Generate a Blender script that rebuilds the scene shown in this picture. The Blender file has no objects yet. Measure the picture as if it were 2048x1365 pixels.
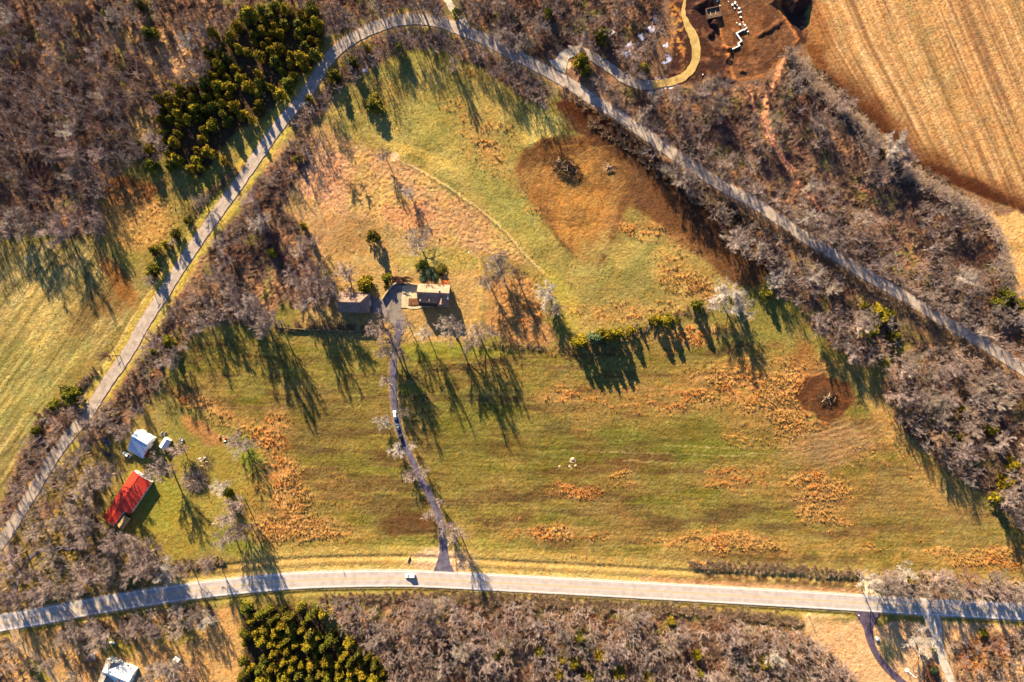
import bpy, math, random
import numpy as np
from mathutils import Vector, Matrix

# ------------------------------------------------------------------ camera, sky, sun, exposure
S = bpy.context.scene
COL = S.collection
ALT = 341.3                 # camera height in metres; 1 photo pixel = 0.25 m on the ground
PXM = 0.25
cam = bpy.data.cameras.new('camera')
cam.sensor_width = 36.0
cam.lens = 36.0 * ALT / (2048 * PXM)
cam.clip_start = 1.0
cam.clip_end = 9000.0
camo = bpy.data.objects.new('camera', cam)
COL.objects.link(camo)
camo.location = (0, 0, ALT)
S.camera = camo

SUN_EL, SUN_AZ = math.radians(20.0), math.radians(22.5)
world = bpy.data.worlds.new("World")
S.world = world
world.use_nodes = True
wn = world.node_tree
sky = wn.nodes.new('ShaderNodeTexSky')
sky.sky_type = 'NISHITA'
sky.sun_disc = False
sky.sun_elevation = SUN_EL
sky.sun_rotation = -SUN_AZ
sky.ozone_density = 6.0
sky.dust_density = 0.3
wn.links.new(sky.outputs[0], wn.nodes['Background'].inputs[0])
wn.nodes['Background'].inputs[1].default_value = 0.05
sl = bpy.data.lights.new('sun', 'SUN')
sl.energy = 5.0
sl.angle = math.radians(0.5)
sl.color = (1.0, 0.82, 0.50)
so = bpy.data.objects.new('sun', sl)
COL.objects.link(so)
sd = Vector((math.sin(SUN_AZ) * math.cos(SUN_EL), -math.cos(SUN_AZ) * math.cos(SUN_EL), -math.sin(SUN_EL)))
so.rotation_euler = sd.to_track_quat('-Z', 'Y').to_euler()
S.view_settings.view_transform = 'Standard'
S.view_settings.look = 'None'
S.view_settings.exposure = 2.05
S.view_settings.gamma = 1.0
S.view_settings.use_curve_mapping = False
try:
    S.cycles.max_bounces = 3
    S.cycles.diffuse_bounces = 1
except Exception:
    pass

WSHAPE = None
rng = random.Random(7)
NR = np.random.RandomState(11)

# ------------------------------------------------------------------ coordinates
def W(px, py, z=0.0):
    """ground point below the thing seen at photo pixel (px,py) whose seen point is z metres up"""
    k = 1.0 - z / ALT
    return ((px - 1024) * PXM * k, (682.5 - py) * PXM * k)

def s2l(c):
    c = np.asarray(c, float) / 255.0
    return np.where(c < .04045, c / 12.92, ((c + .055) / 1.055) ** 2.4)

KLIT = np.array([1.68, 1.50, 1.22])          # light that level ground gets, times exposure
def alb(c):
    """surface colour of a thing that looks (r,g,b) lying level in the sun"""
    return np.clip(s2l(c) / KLIT, 0.004, 0.75)

# ------------------------------------------------------------------ noise in numpy
def _hash(ix, iy, seed):
    h = (ix.astype(np.int64) * 374761393 + iy.astype(np.int64) * 668265263 + seed * 1442695041) & 0x7fffffff
    h = ((h ^ (h >> 13)) * 1274126177) & 0x7fffffff
    h = (h ^ (h >> 16)) & 0xffffff
    return h / float(0xffffff)

def vnoise(x, y, seed=0):
    ix, iy = np.floor(x), np.floor(y)
    fx, fy = x - ix, y - iy
    fx = fx * fx * (3 - 2 * fx); fy = fy * fy * (3 - 2 * fy)
    a = _hash(ix, iy, seed); b = _hash(ix + 1, iy, seed)
    c = _hash(ix, iy + 1, seed); d = _hash(ix + 1, iy + 1, seed)
    return (a * (1 - fx) + b * fx) * (1 - fy) + (c * (1 - fx) + d * fx) * fy

def fbm(x, y, scale, octv=4, seed=0, gain=0.5):
    s = 0; amp = 1; tot = 0
    x = x / scale; y = y / scale
    for o in range(octv):
        s = s + amp * vnoise(x, y, seed + o * 17); tot += amp
        amp *= gain; x = x * 2.03 + 5.1; y = y * 2.03 + 3.7
    return s / tot

def sstep(a, b, x):
    t = np.clip((x - a) / (b - a), 0, 1)
    return t * t * (3 - 2 * t)

def _win(px, xs, ys, m):
    """index window of the big grid that a shape can touch"""
    if px.shape != WSHAPE: return None
    x0, x1 = (min(xs) - m - 1024) * PXM, (max(xs) + m - 1024) * PXM
    y0, y1 = (682.5 - max(ys) - m) * PXM, (682.5 - min(ys) + m) * PXM
    i0, i1 = np.searchsorted(GX, [x0, x1]); j0, j1 = np.searchsorted(GY, [y0, y1])
    return slice(max(0, j0 - 1), j1 + 1), slice(max(0, i0 - 1), i1 + 1)

def poly_sd(px, py, poly):
    """signed distance (positive inside) to a polygon, in photo pixels"""
    w = _win(px, [p[0] for p in poly], [p[1] for p in poly], 90)
    if w is not None:
        out = np.full(px.shape, -60.0)
        if px[w].size: out[w] = _poly_sd(px[w], py[w], poly)
        return out
    return _poly_sd(px, py, poly)

def _poly_sd(px, py, poly):
    n = len(poly)
    inside = np.zeros(px.shape, bool)
    d2 = np.full(px.shape, 1e12)
    for i in range(n):
        x0, y0 = poly[i]; x1, y1 = poly[(i + 1) % n]
        cond = ((y0 > py) != (y1 > py))
        if y1 != y0:
            xx = (x1 - x0) * (py - y0) / (y1 - y0) + x0
            inside ^= cond & (px < xx)
        ex, ey = x1 - x0, y1 - y0
        L = ex * ex + ey * ey + 1e-9
        t = np.clip(((px - x0) * ex + (py - y0) * ey) / L, 0, 1)
        d2 = np.minimum(d2, (px - x0 - t * ex) ** 2 + (py - y0 - t * ey) ** 2)
    d = np.sqrt(d2)
    return np.where(inside, d, -d)

def line_d(px, py, pts):
    d2 = np.full(px.shape, 120.0 ** 2)
    if len(pts) > 12: pts = pts[::3] + [pts[-1]]
    for (x0, y0), (x1, y1) in zip(pts[:-1], pts[1:]):
        w = _win(px, (x0, x1), (y0, y1), 85)
        a, b, o = (px, py, d2) if w is None else (px[w], py[w], d2[w])
        if not a.size: continue
        ex, ey = x1 - x0, y1 - y0
        L = ex * ex + ey * ey + 1e-9
        t = np.clip(((a - x0) * ex + (b - y0) * ey) / L, 0, 1)
        np.minimum(o, (a - x0 - t * ex) ** 2 + (b - y0 - t * ey) ** 2, out=o)
    return np.sqrt(d2)

def in_poly(x, y, poly):
    r = False
    n = len(poly)
    for i in range(n):
        x0, y0 = poly[i]; x1, y1 = poly[(i + 1) % n]
        if (y0 > y) != (y1 > y) and x < (x1 - x0) * (y - y0) / (y1 - y0) + x0:
            r = not r
    return r

def smooth(pts, step=6.0):
    """Catmull-Rom through pixel points"""
    P = [np.array(p, float) for p in pts]
    P = [2 * P[0] - P[1]] + P + [2 * P[-1] - P[-2]]
    out = []
    for i in range(1, len(P) - 2):
        n = max(1, int(np.linalg.norm(P[i + 1] - P[i]) / step))
        for k in range(n):
            t = k / n
            out.append(tuple(0.5 * ((2 * P[i]) + (-P[i - 1] + P[i + 1]) * t + (2 * P[i - 1] - 5 * P[i] + 4 * P[i + 1] - P[i + 2]) * t * t
                                    + (-P[i - 1] + 3 * P[i] - 3 * P[i + 1] + P[i + 2]) * t ** 3)))
    out.append(tuple(P[-2]))
    return out

# ------------------------------------------------------------------ layout in photo pixels
HWY = [(-160, 1272), (-60, 1256), (0, 1246.5), (100, 1229.5), (200, 1210.5), (300, 1194.5), (400, 1180.5), (500, 1169.5), (590, 1162), (680, 1158.5),
       (820, 1157.5), (1020, 1167), (1280, 1181), (1540, 1195.5), (1740, 1207.5), (1840, 1213.5), (2048, 1224), (2200, 1231)]
OLD = [(-150, 1240), (-60, 1150), (0, 1087), (30, 1043), (67, 982), (105, 918), (140, 870), (175, 828), (212, 770), (256, 706), (290, 645), (323, 595), (368, 523), (418, 450),
       (464, 386), (510, 320), (560, 249), (611, 189), (652, 125), (685, 92), (726, 66), (780, 45), (830, 38), (881, 45), (921, 60), (965, 77),
       (1015, 103), (1070, 131), (1138, 168), (1188, 202), (1239, 232), (1306, 280), (1374, 327), (1441, 370), (1505, 405), (1560, 441), (1612, 476),
       (1680, 517), (1747, 558), (1814, 597), (1865, 629), (1916, 659), (1966, 688), (2017, 720), (2060, 748), (2200, 840)]
FORK = [(868, -60), (884, -25), (898, 5), (915, 32), (935, 58)]
DRIVE = [(800, 640), (797, 665), (790, 695), (786, 730), (786, 765), (788, 805), (794, 845), (805, 880), (820, 912), (838, 950), (856, 985), (870, 1015), (881, 1045), (886, 1080), (887, 1110), (887, 1146)]
MULCH = [(1372, -10), (1367, 18), (1370, 40), (1385, 70), (1392, 98), (1391, 118), (1383, 138), (1366, 154), (1345, 163), (1322, 167), (1304, 171)]
SHADE_DRIVE = [(1135, 100), (1165, 104), (1195, 120), (1225, 140), (1250, 158), (1280, 170), (1306, 171)]
BR_DRIVE = [(1735, 1224), (1736, 1250), (1740, 1278), (1751, 1305), (1771, 1333), (1797, 1358), (1835, 1392), (1870, 1420)]
WH_DRIVE = [(1862, 1222), (1869, 1250), (1875, 1282), (1884, 1315), (1896, 1345), (1910, 1380), (1925, 1420)]
BL_DRIVE = [(28, 1254), (33, 1275), (48, 1296), (72, 1316), (93, 1334), (110, 1358), (125, 1395), (130, 1420)]
WOODDRIVE = [(22, 1210), (34, 1165), (48, 1132), (62, 1112), (85, 1100), (115, 1097), (150, 1096), (185, 1090)]
HWYs, OLDs, FORKs, DRIVEs = smooth(HWY), smooth(OLD), smooth(FORK), smooth(DRIVE)
MULCHs, SHDs, BRs, WHs, BLs, WDs = smooth(MULCH), smooth(SHADE_DRIVE), smooth(BR_DRIVE), smooth(WH_DRIVE), smooth(BL_DRIVE), smooth(WOODDRIVE)

FIELD_NE = [(1600, -400), (1612, -40), (1622, 40), (1606, 82), (1638, 155), (1700, 208), (1770, 268), (1832, 335), (1900, 368), (1975, 398), (2048, 426), (2130, 445), (2600, 520), (2600, -400)]
FIELD_W = [(-500, 470), (0, 500), (60, 490), (190, 480), (240, 530), (283, 588), (240, 640), (200, 700), (130, 755), (85, 810), (50, 880), (20, 960), (-30, 1000), (-500, 1200)]
SITE = [(1322, -60), (1338, 10), (1352, 60), (1345, 110), (1330, 158), (1372, 165), (1410, 150), (1450, 163), (1520, 158), (1575, 108), (1606, 82), (1622, 30), (1612, -60)]
DIRT_A = [(1035, 335), (1048, 300), (1085, 280), (1130, 268), (1200, 280), (1262, 310), (1340, 370), (1420, 430), (1500, 490), (1545, 540), (1525, 570), (1480, 572), (1440, 545), (1395, 510), (1345, 470), (1300, 435), (1255, 410), (1240, 440), (1222, 500), (1200, 535), (1165, 530), (1120, 490), (1090, 440), (1055, 390)]
DIRT_DARK = [(1117, 205), (1132, 196), (1160, 208), (1210, 236), (1270, 272), (1330, 322), (1410, 372), (1500, 440), (1575, 510), (1545, 550), (1480, 500), (1430, 470), (1370, 420), (1300, 350), (1240, 310), (1180, 280), (1130, 250)]
DIRT_B = [(1592, 792), (1612, 760), (1650, 750), (1700, 768), (1706, 800), (1690, 835), (1665, 846), (1635, 838), (1612, 822)]

WOODS = {}   # name: (polygons, spacing px, radius range px, height range m, n individuals)
NW = [[(-60, -60), (700, -60), (690, 60), (652, 60), (640, 10), (560, 5), (480, 20), (420, 110), (395, 165), (310, 190), (320, 250), (330, 300), (300, 330), (250, 335), (215, 360), (190, 400), (195, 470), (130, 480), (90, 455), (40, 470), (-60, 490)]]
NMID = [[(695, -60), (862, -60), (890, 10), (880, 26), (830, 17), (770, 25), (725, 45), (700, 55)], [(905, -60), (1315, -60), (1325, 40), (1305, 110), (1290, 155), (1240, 140), (1200, 105), (1160, 85), (1115, 98), (1080, 112), (1020, 85), (950, 50), (915, 15)]]
BEND = [[(712, 100), (760, 72), (830, 60), (890, 66), (960, 95), (1020, 125), (1080, 155), (1110, 180), (1095, 215), (1040, 185), (980, 140), (900, 100), (840, 92), (780, 105), (730, 140), (680, 175), (655, 215), (600, 260), (585, 250), (640, 180), (690, 130)]]
NEB = [[(1190, 160), (1230, 158), (1290, 185), (1350, 180), (1420, 160), (1470, 168), (1530, 165), (1580, 112), (1625, 150), (1690, 215), (1760, 272), (1822, 340), (1890, 372), (1960, 425), (2005, 480), (2015, 560), (2100, 620), (2100, 740), (2020, 680), (1950, 640), (1860, 585), (1740, 515), (1600, 425), (1500, 365), (1400, 300), (1300, 235), (1220, 190)]]
SEB = [[(1290, 300), (1345, 330), (1420, 385), (1500, 440), (1560, 480), (1590, 530), (1545, 535), (1500, 520), (1460, 470), (1430, 430), (1360, 370)],
       [(1545, 545), (1600, 510), (1650, 540), (1720, 590), (1790, 630), (1805, 690), (1765, 715), (1730, 730), (1690, 700), (1655, 680), (1610, 640), (1590, 600), (1555, 590)],
       [(1795, 715), (1850, 690), (1910, 700), (1980, 735), (2100, 790), (2100, 1110), (2048, 1060), (2000, 1010), (1950, 975), (1890, 930), (1830, 880), (1785, 830), (1765, 765)]]
ROADW = [[(600, 275), (640, 280), (600, 350), (560, 420), (620, 470), (640, 560), (660, 600), (640, 625), (560, 600), (530, 660), (470, 640), (400, 650), (365, 700), (320, 760), (290, 820), (240, 870), (170, 900), (150, 880), (215, 800), (290, 700), (350, 600), (430, 490), (510, 370), (560, 310)]]
LLW = [[(10, 1100), (60, 1020), (110, 950), (160, 900), (215, 935), (190, 1000), (200, 1055), (260, 1085), (330, 1130), (350, 1170), (250, 1185), (120, 1205), (-60, 1235), (-60, 1170)]]
STRIPW = [[(60, 870), (95, 820), (150, 810), (170, 830), (130, 870), (90, 920), (50, 985), (20, 1040), (-10, 1060), (20, 960)], [(-60, 1080), (-60, 1000), (5, 1045), (-20, 1075)]]
SOUTH = [[(640, 1212), (760, 1200), (900, 1205), (1050, 1212), (1250, 1228), (1420, 1240), (1590, 1262), (1660, 1300), (1710, 1345), (1730, 1440), (700, 1440), (770, 1365), (740, 1300), (680, 1255)]]
SW = [[(120, 1255), (260, 1235), (420, 1215), (440, 1240), (330, 1275), (210, 1290), (130, 1290)], [(-60, 1285), (20, 1280), (60, 1330), (90, 1440), (-60, 1440)], [(120, 1310), (180, 1300), (200, 1330), (160, 1400), (130, 1380)], [(300, 1320), (370, 1345), (420, 1400), (280, 1400)]]
SE = [[(1905, 1290), (1990, 1265), (2100, 1260), (2100, 1440), (1945, 1440), (1920, 1350)]]
HWN = [[(1725, 1150), (1770, 1138), (1860, 1148), (2100, 1162), (2100, 1200), (1960, 1193), (1850, 1188), (1760, 1180)]]
BOTH = {'NW': NW, 'NMID': NMID, 'BEND': BEND, 'NEB': NEB, 'SEB': SEB, 'ROADW': ROADW, 'LLW': LLW, 'STRIPW': STRIPW, 'SOUTH': SOUTH, 'SW': SW, 'SE': SE, 'HWN': HWN}
GROVE_A = [(425, 120), (490, 30), (560, 10), (640, 22), (648, 75), (625, 130), (570, 175), (548, 215), (500, 245), (445, 290), (405, 350), (365, 335), (325, 300), (318, 250), (305, 205), (330, 170), (400, 168)]
GROVE_B = [(490, 1214), (650, 1214), (652, 1262), (700, 1286), (745, 1318), (770, 1360), (775, 1440), (474, 1440), (486, 1300)]

# ------------------------------------------------------------------ the ground sheet
def axis(lo, hi, step, far):
    a = list(np.arange(lo, hi + 1e-6, step))
    out, s, v = [], step, hi
    while v < far:
        s *= 1.5; v += s; out.append(v)
    neg, s, v = [], step, lo
    while v > -far:
        s *= 1.5; v -= s; neg.append(v)
    return np.array(neg[::-1] + a + out)

GX = axis(-262, 262, 0.5, 3500)
GY = axis(-176, 176, 0.5, 3500)
X, Y = np.meshgrid(GX, GY)
WSHAPE = X.shape
PX = X / PXM + 1024
PY = 682.5 - Y / PXM
C = np.zeros(X.shape + (3,))
H = np.zeros(X.shape)
TUFT = np.zeros(X.shape)           # where tall orange grass stands
n_big = fbm(PX, PY, 220, 4, 1)
n_mid = fbm(PX, PY, 45, 4, 2)
n_small = fbm(PX, PY, 9, 3, 3)
n_fine = fbm(PX, PY, 3.2, 2, 4)
wx = PX + (fbm(PX, PY, 40, 3, 5) - .5) * 26 + (fbm(PX, PY, 9, 2, 6) - .5) * 9
wy = PY + (fbm(PX, PY, 40, 3, 7) - .5) * 26 + (fbm(PX, PY, 9, 2, 8) - .5) * 9
swx = PX + (n_small - .5) * 6
swy = PY + (fbm(PX, PY, 9, 2, 9) - .5) * 6

def mixc(mask, c):
    global C
    C += (alb(c)[None, None, :] - C) * np.clip(mask, 0, 1)[..., None]

def blob(poly, feather=6, warp=True):
    return sstep(-feather, feather, poly_sd(wx if warp else swx, wy if warp else swy, poly))

def oval(cx, cy, rx, ry, ang=0, soft=.3):
    a = math.radians(ang)
    R_ = max(rx, ry) * (1 + soft) + 20
    w = _win(wx, (cx - R_, cx + R_), (cy - R_, cy + R_), 4)
    out = np.zeros(wx.shape)
    dx, dy = wx[w] - cx, wy[w] - cy
    if not dx.size: return out
    u = (dx * math.cos(a) + dy * math.sin(a)) / rx
    v = (-dx * math.sin(a) + dy * math.cos(a)) / ry
    out[w] = 1 - sstep(1 - soft, 1 + soft, np.sqrt(u * u + v * v))
    return out

# base: winter meadow
C[:] = alb((146, 126, 62))
mixc(sstep(.45, .62, n_big) * .7, (136, 126, 52))
mixc(sstep(.5, .68, n_mid) * .5, (164, 134, 70))
# the big southern meadow with east-west streaks
MEAD = [(620, 690), (800, 700), (1100, 700), (1400, 690), (1560, 690), (1640, 770), (1760, 830), (1900, 960), (2040, 1060), (2120, 1120), (2120, 1150), (1700, 1130), (1300, 1120), (900, 1105), (560, 1095), (520, 1020), (520, 850), (370, 800), (350, 760), (400, 680), (560, 670)]
m = blob(MEAD, 10)
mixc(m * .85, (138, 120, 52))
streak = fbm(PX / 7.0, PY + (n_mid - .5) * 10, 16, 4, 21)
mixc(m * sstep(.5, .66, streak) * .8, (112, 86, 50))
streak2 = fbm(PX / 5.0, PY + (n_mid - .5) * 10, 20, 4, 22)
mixc(m * sstep(.55, .7, streak2) * .75, (124, 118, 40))
mixc(m * sstep(.55, .72, fbm(PX, PY, 70, 4, 23)) * .5, (152, 122, 62))
mixc(m * sstep(.6, .7, n_fine) * .35, (92, 74, 38))  # dark specks paint in the shading of small tussocks
mixc(m * sstep(.6, .7, vnoise(PX / 2.4, PY / 2.0, 24)) * sstep(.45, .6, n_mid) * .35, (166, 140, 66))
mixc(oval(1680, 888, 90, 34, -14, .5) * .7, (154, 116, 74))
mixc(oval(1680, 888, 100, 44, -14, .4) * sstep(.5, .8, .5 + .5 * np.sin(np.hypot(PX - 1530, (PY - 420) * 1.0) * .55)) * .35, (190, 150, 96))
mixc(oval(1790, 860, 22, 90, -35, .5) * .6, (196, 152, 80))
mixc(oval(1900, 1000, 40, 90, -55, .5) * .55, (190, 146, 80))
mixc(m * sstep(1040, 1100, PY) * .5 * sstep(.4, .6, n_mid), (176, 140, 70))
mixc(oval(1080, 940, 240, 55) * .55 * sstep(.35, .6, streak), (108, 72, 40))
mixc(oval(1420, 870, 180, 22) * .6, (122, 108, 44))
mixc(oval(1330, 900, 260, 22) * .45 * sstep(.4, .6, streak2), (114, 124, 36))
mixc(oval(820, 1050, 60, 28) * .8, (112, 74, 46))
mixc(oval(620, 840, 110, 60) * .5, (120, 96, 50))
mixc(oval(760, 1090, 300, 12) * .5, (126, 130, 44))
mixc(oval(1240, 870, 50, 14) * .4, (118, 130, 40))
mixc(oval(1130, 890, 160, 40) * .35, (118, 112, 44))
mixc(oval(920, 860, 60, 90) * .4, (120, 116, 44))
mixc(oval(1700, 1000, 120, 50) * .4, (150, 110, 62))
mixc(oval(1880, 1040, 160, 50, 25) * .5, (140, 118, 62))
# west lawns
mixc(blob([(260, 930), (330, 900), (440, 870), (500, 900), (530, 980), (480, 1100), (300, 1120), (230, 1080)], 14), (152, 132, 56))
mixc(oval(320, 1010, 50, 56) * .6, (146, 138, 46))
mixc(oval(500, 900, 26, 44) * .8, (130, 142, 42))
mixc(oval(470, 1080, 40, 34) * .6, (130, 132, 44))
mixc(blob([(360, 830), (400, 835), (445, 868), (450, 892), (425, 890), (380, 860)], 5) * .95, (172, 122, 66))
# around the farmhouse
YARD = [(560, 420), (700, 430), (800, 460), (940, 500), (990, 560), (960, 640), (960, 690), (820, 690), (720, 670), (600, 660), (620, 540), (560, 470)]
mixc(blob(YARD, 14), (178, 142, 80))
mixc(blob([(540, 300), (640, 240), (700, 290), (700, 440), (620, 560), (540, 560), (500, 470)], 20) * .8, (190, 146, 92))
mixc(oval(880, 520, 90, 30) * .6, (166, 150, 64))
mixc(oval(690, 470, 70, 40) * .6, (158, 120, 70))
mixc(oval(900, 700, 130, 22) * .75, (142, 136, 44))
mixc(oval(650, 720, 130, 40) * .5, (134, 120, 52))
# pinkish rough grass north of the house
PINK = [(560, 360), (620, 300), (690, 280), (770, 300), (850, 345), (940, 410), (1000, 460), (1075, 540), (1000, 510), (940, 500), (800, 460), (690, 430), (600, 420), (545, 470)]
mixc(blob(PINK, 15) * .9, (192, 146, 94))
mixc(blob(PINK, 15) * sstep(.45, .6, n_mid) * .8, (188, 152, 82))
mixc(oval(820, 430, 60, 22) * .7, (200, 134, 88))
mixc(oval(640, 350, 50, 60) * .7, (206, 148, 104))
# upper green meadow
UP = [(640, 210), (720, 150), (820, 110), (940, 130), (1060, 190), (1120, 230), (1110, 270), (1040, 290), (1035, 340), (1060, 420), (1120, 500), (1160, 540), (1250, 480), (1330, 450), (1430, 520), (1520, 570), (1420, 600), (1300, 640), (1150, 670), (1100, 600), (1050, 520), (960, 420), (860, 350), (780, 300), (690, 265)]
mU = blob(UP, 8)
mixc(mU, (166, 144, 72))
mixc(mU * sstep(.46, .62, fbm(PX + PY * .6, PY - PX * .3, 60, 4, 25)) * .7, (136, 124, 58))
mixc(oval(1010, 400, 120, 34, 52) * .7, (144, 138, 64))
mixc(oval(860, 240, 110, 40, 30) * .5, (152, 142, 66))
mixc(oval(1230, 580, 90, 40) * .5, (142, 128, 62))
mixc(oval(1075, 250, 40, 40) * .7, (196, 170, 82))
mixc(oval(850, 310, 90, 12, 22) * .6, (196, 164, 78))
mixc(oval(1120, 600, 26, 70, -25) * .6, (182, 160, 60))
# rough brambly patch east of the house
mixc(blob([(985, 560), (1060, 560), (1090, 620), (1110, 690), (1010, 690), (975, 640)], 6), (176, 128, 72))
# west field
fw = blob(FIELD_W, 6)
mixc(fw, (174, 148, 84))
rowa = fbm((PX * .58 + PY * .82) * 1.0, (-PX * .82 + PY * .58) / 9.0, 10, 3, 31)
rowb = fbm((PX * .55 + PY * .83) * 1.0, (-PX * .83 + PY * .55) / 12.0, 26, 3, 32)
dcur = np.full(X.shape, 1e9)
_c = [(-300, 1500), (60, 990), (140, 870), (212, 770), (256, 706), (323, 595), (418, 450), (520, 300)]
for (x0, y0), (x1, y1) in zip(_c[:-1], _c[1:]):
    ex, ey = x1 - x0, y1 - y0
    t_ = np.clip(((PX - x0) * ex + (PY - y0) * ey) / (ex * ex + ey * ey), 0, 1)
    dcur = np.minimum(dcur, np.hypot(PX - x0 - t_ * ex, PY - y0 - t_ * ey))
dcur = dcur + (n_mid - .5) * 5
rowc = vnoise(dcur / 2.6, (PY - PX) / 120, 33) * .5 + vnoise(dcur / 7.0, (PY - PX) / 200, 34) * .5
mixc(fw * sstep(.45, .7, vnoise(dcur / 16.0, (PY - PX) / 160, 35)) * .55, (140, 124, 62))
mixc(fw * sstep(.55, .35, vnoise(dcur / 11.0, (PY - PX) / 240, 36)) * .5, (198, 166, 92))
mixc(fw * sstep(.5, .65, rowb) * .4, (132, 118, 58))
mixc(fw * sstep(.5, .7, rowa) * .4, (120, 100, 56))
mixc(fw * oval(60, 760, 130, 90, -30) * .5, (150, 142, 66))
mixc(fw * oval(200, 610, 90, 30, -40) * .8, (128, 98, 52))
mixc(fw * oval(60, 930, 30, 120, 25) * .6, (128, 124, 56))
mixc(fw * oval(90, 620, 60, 80, 20) * .5, (190, 160, 84))
mixc(oval(235, 560, 20, 60, -32) * .85, (150, 96, 44))
mixc(oval(250, 385, 60, 30) * .9, (140, 72, 40))
mixc(oval(270, 450, 70, 50) * .7, (196, 142, 72))
mixc(oval(100, 455, 110, 16) * .6, (134, 86, 50))
# verge of the old road
nf = sstep(-4, 4, poly_sd(swx, swy, FIELD_NE))
dO = line_d(PX, PY, OLDs)
dH = line_d(PX, PY, HWYs)
west_v = (PX < 620)
mixc((1 - sstep(20, 30, dO + (n_small - .5) * 12)) * west_v * .9, (186, 160, 66))
mixc((1 - sstep(14, 24, dO + (n_small - .5) * 12)) * (~west_v) * .7, (182, 140, 78))
mixc((1 - sstep(30, 60, dO + (n_mid - .5) * 40)) * (PX > 1120) * (1 - nf) * (PY > 150) * .9, (158, 116, 78))
mixc((1 - sstep(24, 50, dO + (n_mid - .5) * 40)) * (PX > 1120) * (PY > 150) * sstep(.5, .65, n_mid) * .6, (196, 146, 92))
mixc((1 - sstep(1.6, 3.2, np.abs(dO - 26) + (n_small - .5) * 3)) * west_v * (PY > 520) * (PY < 800) * (PX < 400) * .7, (206, 168, 96))
# scrub ground between the country road and the stubble field
mixc(sstep(-10, 10, poly_sd(wx, wy, [(1040, 100), (1130, 150), (1239, 218), (1374, 312), (1505, 392), (1612, 462), (1747, 545), (1865, 616), (2017, 706), (2200, 830), (2200, 430), (1990, 400), (1830, 335), (1700, 210), (1600, 80), (1610, -60), (1280, -60), (1240, 60), (1120, 90)])) * (1 - nf) * .95, (150, 110, 76))
# woodland floors
WM = np.zeros(X.shape)
for k, pl in BOTH.items():
    for p in pl:
        WM = np.maximum(WM, sstep(-8, 8, poly_sd(wx, wy, p)))
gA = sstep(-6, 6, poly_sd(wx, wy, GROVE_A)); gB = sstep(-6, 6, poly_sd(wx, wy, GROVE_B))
mixc(WM * .92, (128, 98, 76))
mixc(WM * sstep(.46, .62, fbm(PX, PY, 26, 4, 41)) * .7, (172, 124, 80))
mixc(WM * sstep(.5, .66, fbm(PX, PY, 34, 4, 42)) * .7, (110, 74, 58))
mixc(WM * sstep(.6, .7, fbm(PX, PY, 30, 4, 43)) * .5, (128, 124, 50))
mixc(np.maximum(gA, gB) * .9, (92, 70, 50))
mixc(blob([(140, 60), (200, 50), (330, 60), (420, 40), (400, 160), (320, 200), (290, 130)], 14) * .5, (204, 158, 92))
mixc(oval(285, 255, 28, 30) * .8, (202, 160, 86))
mixc(oval(365, 110, 40, 70, 10) * .7, (200, 150, 96))
# left-bottom wood: green lawns show between the trunks
LLm = sum(sstep(-8, 8, poly_sd(wx, wy, p)) for p in LLW)
mixc(LLm * .75, (160, 134, 64))
mixc(oval(90, 1150, 70, 40) * .55, (128, 116, 48))
# south-west yard
mixc(blob([(0, 1275), (60, 1262), (200, 1240), (480, 1215), (480, 1440), (0, 1440)], 8) * .9, (196, 148, 84))
mixc(oval(230, 1290, 40, 30) * .7, (140, 130, 44))
mixc(oval(340, 1270, 60, 22) * .6, (146, 132, 50))
mixc(oval(70, 1345, 30, 14, 30) * .7, (150, 144, 44))
mixc(oval(180, 1265, 90, 8) * .6, (90, 86, 46))
# south-east yards
mixc(blob([(1610, 1225), (1740, 1232), (1880, 1240), (2100, 1250), (2100, 1440), (1720, 1440), (1680, 1330), (1610, 1270)], 7) * .95, (206, 160, 106))
mixc(oval(1780, 1240, 110, 7) * .8, (120, 116, 44))
mixc(oval(1775, 1300, 24, 30, 30) * .5, (190, 160, 66))
mixc(oval(1975, 1310, 60, 40) * .8, (158, 86, 50))
mixc(oval(1860, 1345, 14, 30) * .8, (128, 62, 40))
mixc(oval(1680, 1240, 50, 10) * .5, (150, 128, 66))
# stubble field
nf = sstep(-4, 4, poly_sd(swx, swy, FIELD_NE))
mixc(nf, (196, 148, 86))
fx_, fy_ = PX - 1528, PY
u0 = fx_ - .42 * fy_
bend = .3 * np.clip(fy_ - 90, 0, 400) * np.clip((300 - u0) / 260, 0, 1)
u = u0 - bend * .8 + (n_mid - .5) * 2.5
v = fy_ + .4 * fx_
rows = (vnoise(u / 2.4, v / 260, 51) * .55 + vnoise(u / 6.5, v / 300, 52) * .45)
mixc(nf * sstep(.5, .72, rows) * .85, (148, 108, 70))
mixc(nf * sstep(.45, .22, rows) * .6, (232, 184, 120))
mixc(nf * sstep(.55, .75, vnoise(u / 30., v / 200, 53)) * .35, (172, 128, 74))
mixc(nf * sstep(.55, .75, vnoise(u / 22., v / 260, 57)) * .25 * (fx_ > 250), (150, 128, 66))
mixc(nf * sstep(.56, .68, n_fine) * .35, (150, 104, 60))
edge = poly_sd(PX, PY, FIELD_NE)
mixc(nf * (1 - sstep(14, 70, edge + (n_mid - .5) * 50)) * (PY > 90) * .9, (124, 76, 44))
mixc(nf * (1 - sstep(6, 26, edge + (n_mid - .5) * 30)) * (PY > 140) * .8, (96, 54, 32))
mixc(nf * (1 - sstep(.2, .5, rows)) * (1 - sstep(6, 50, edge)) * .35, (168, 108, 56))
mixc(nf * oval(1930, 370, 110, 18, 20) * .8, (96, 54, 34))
mixc(nf * oval(1625, 60, 40, 60) * .6, (150, 92, 46))
H += nf * (rows - .5) * .3
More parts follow.
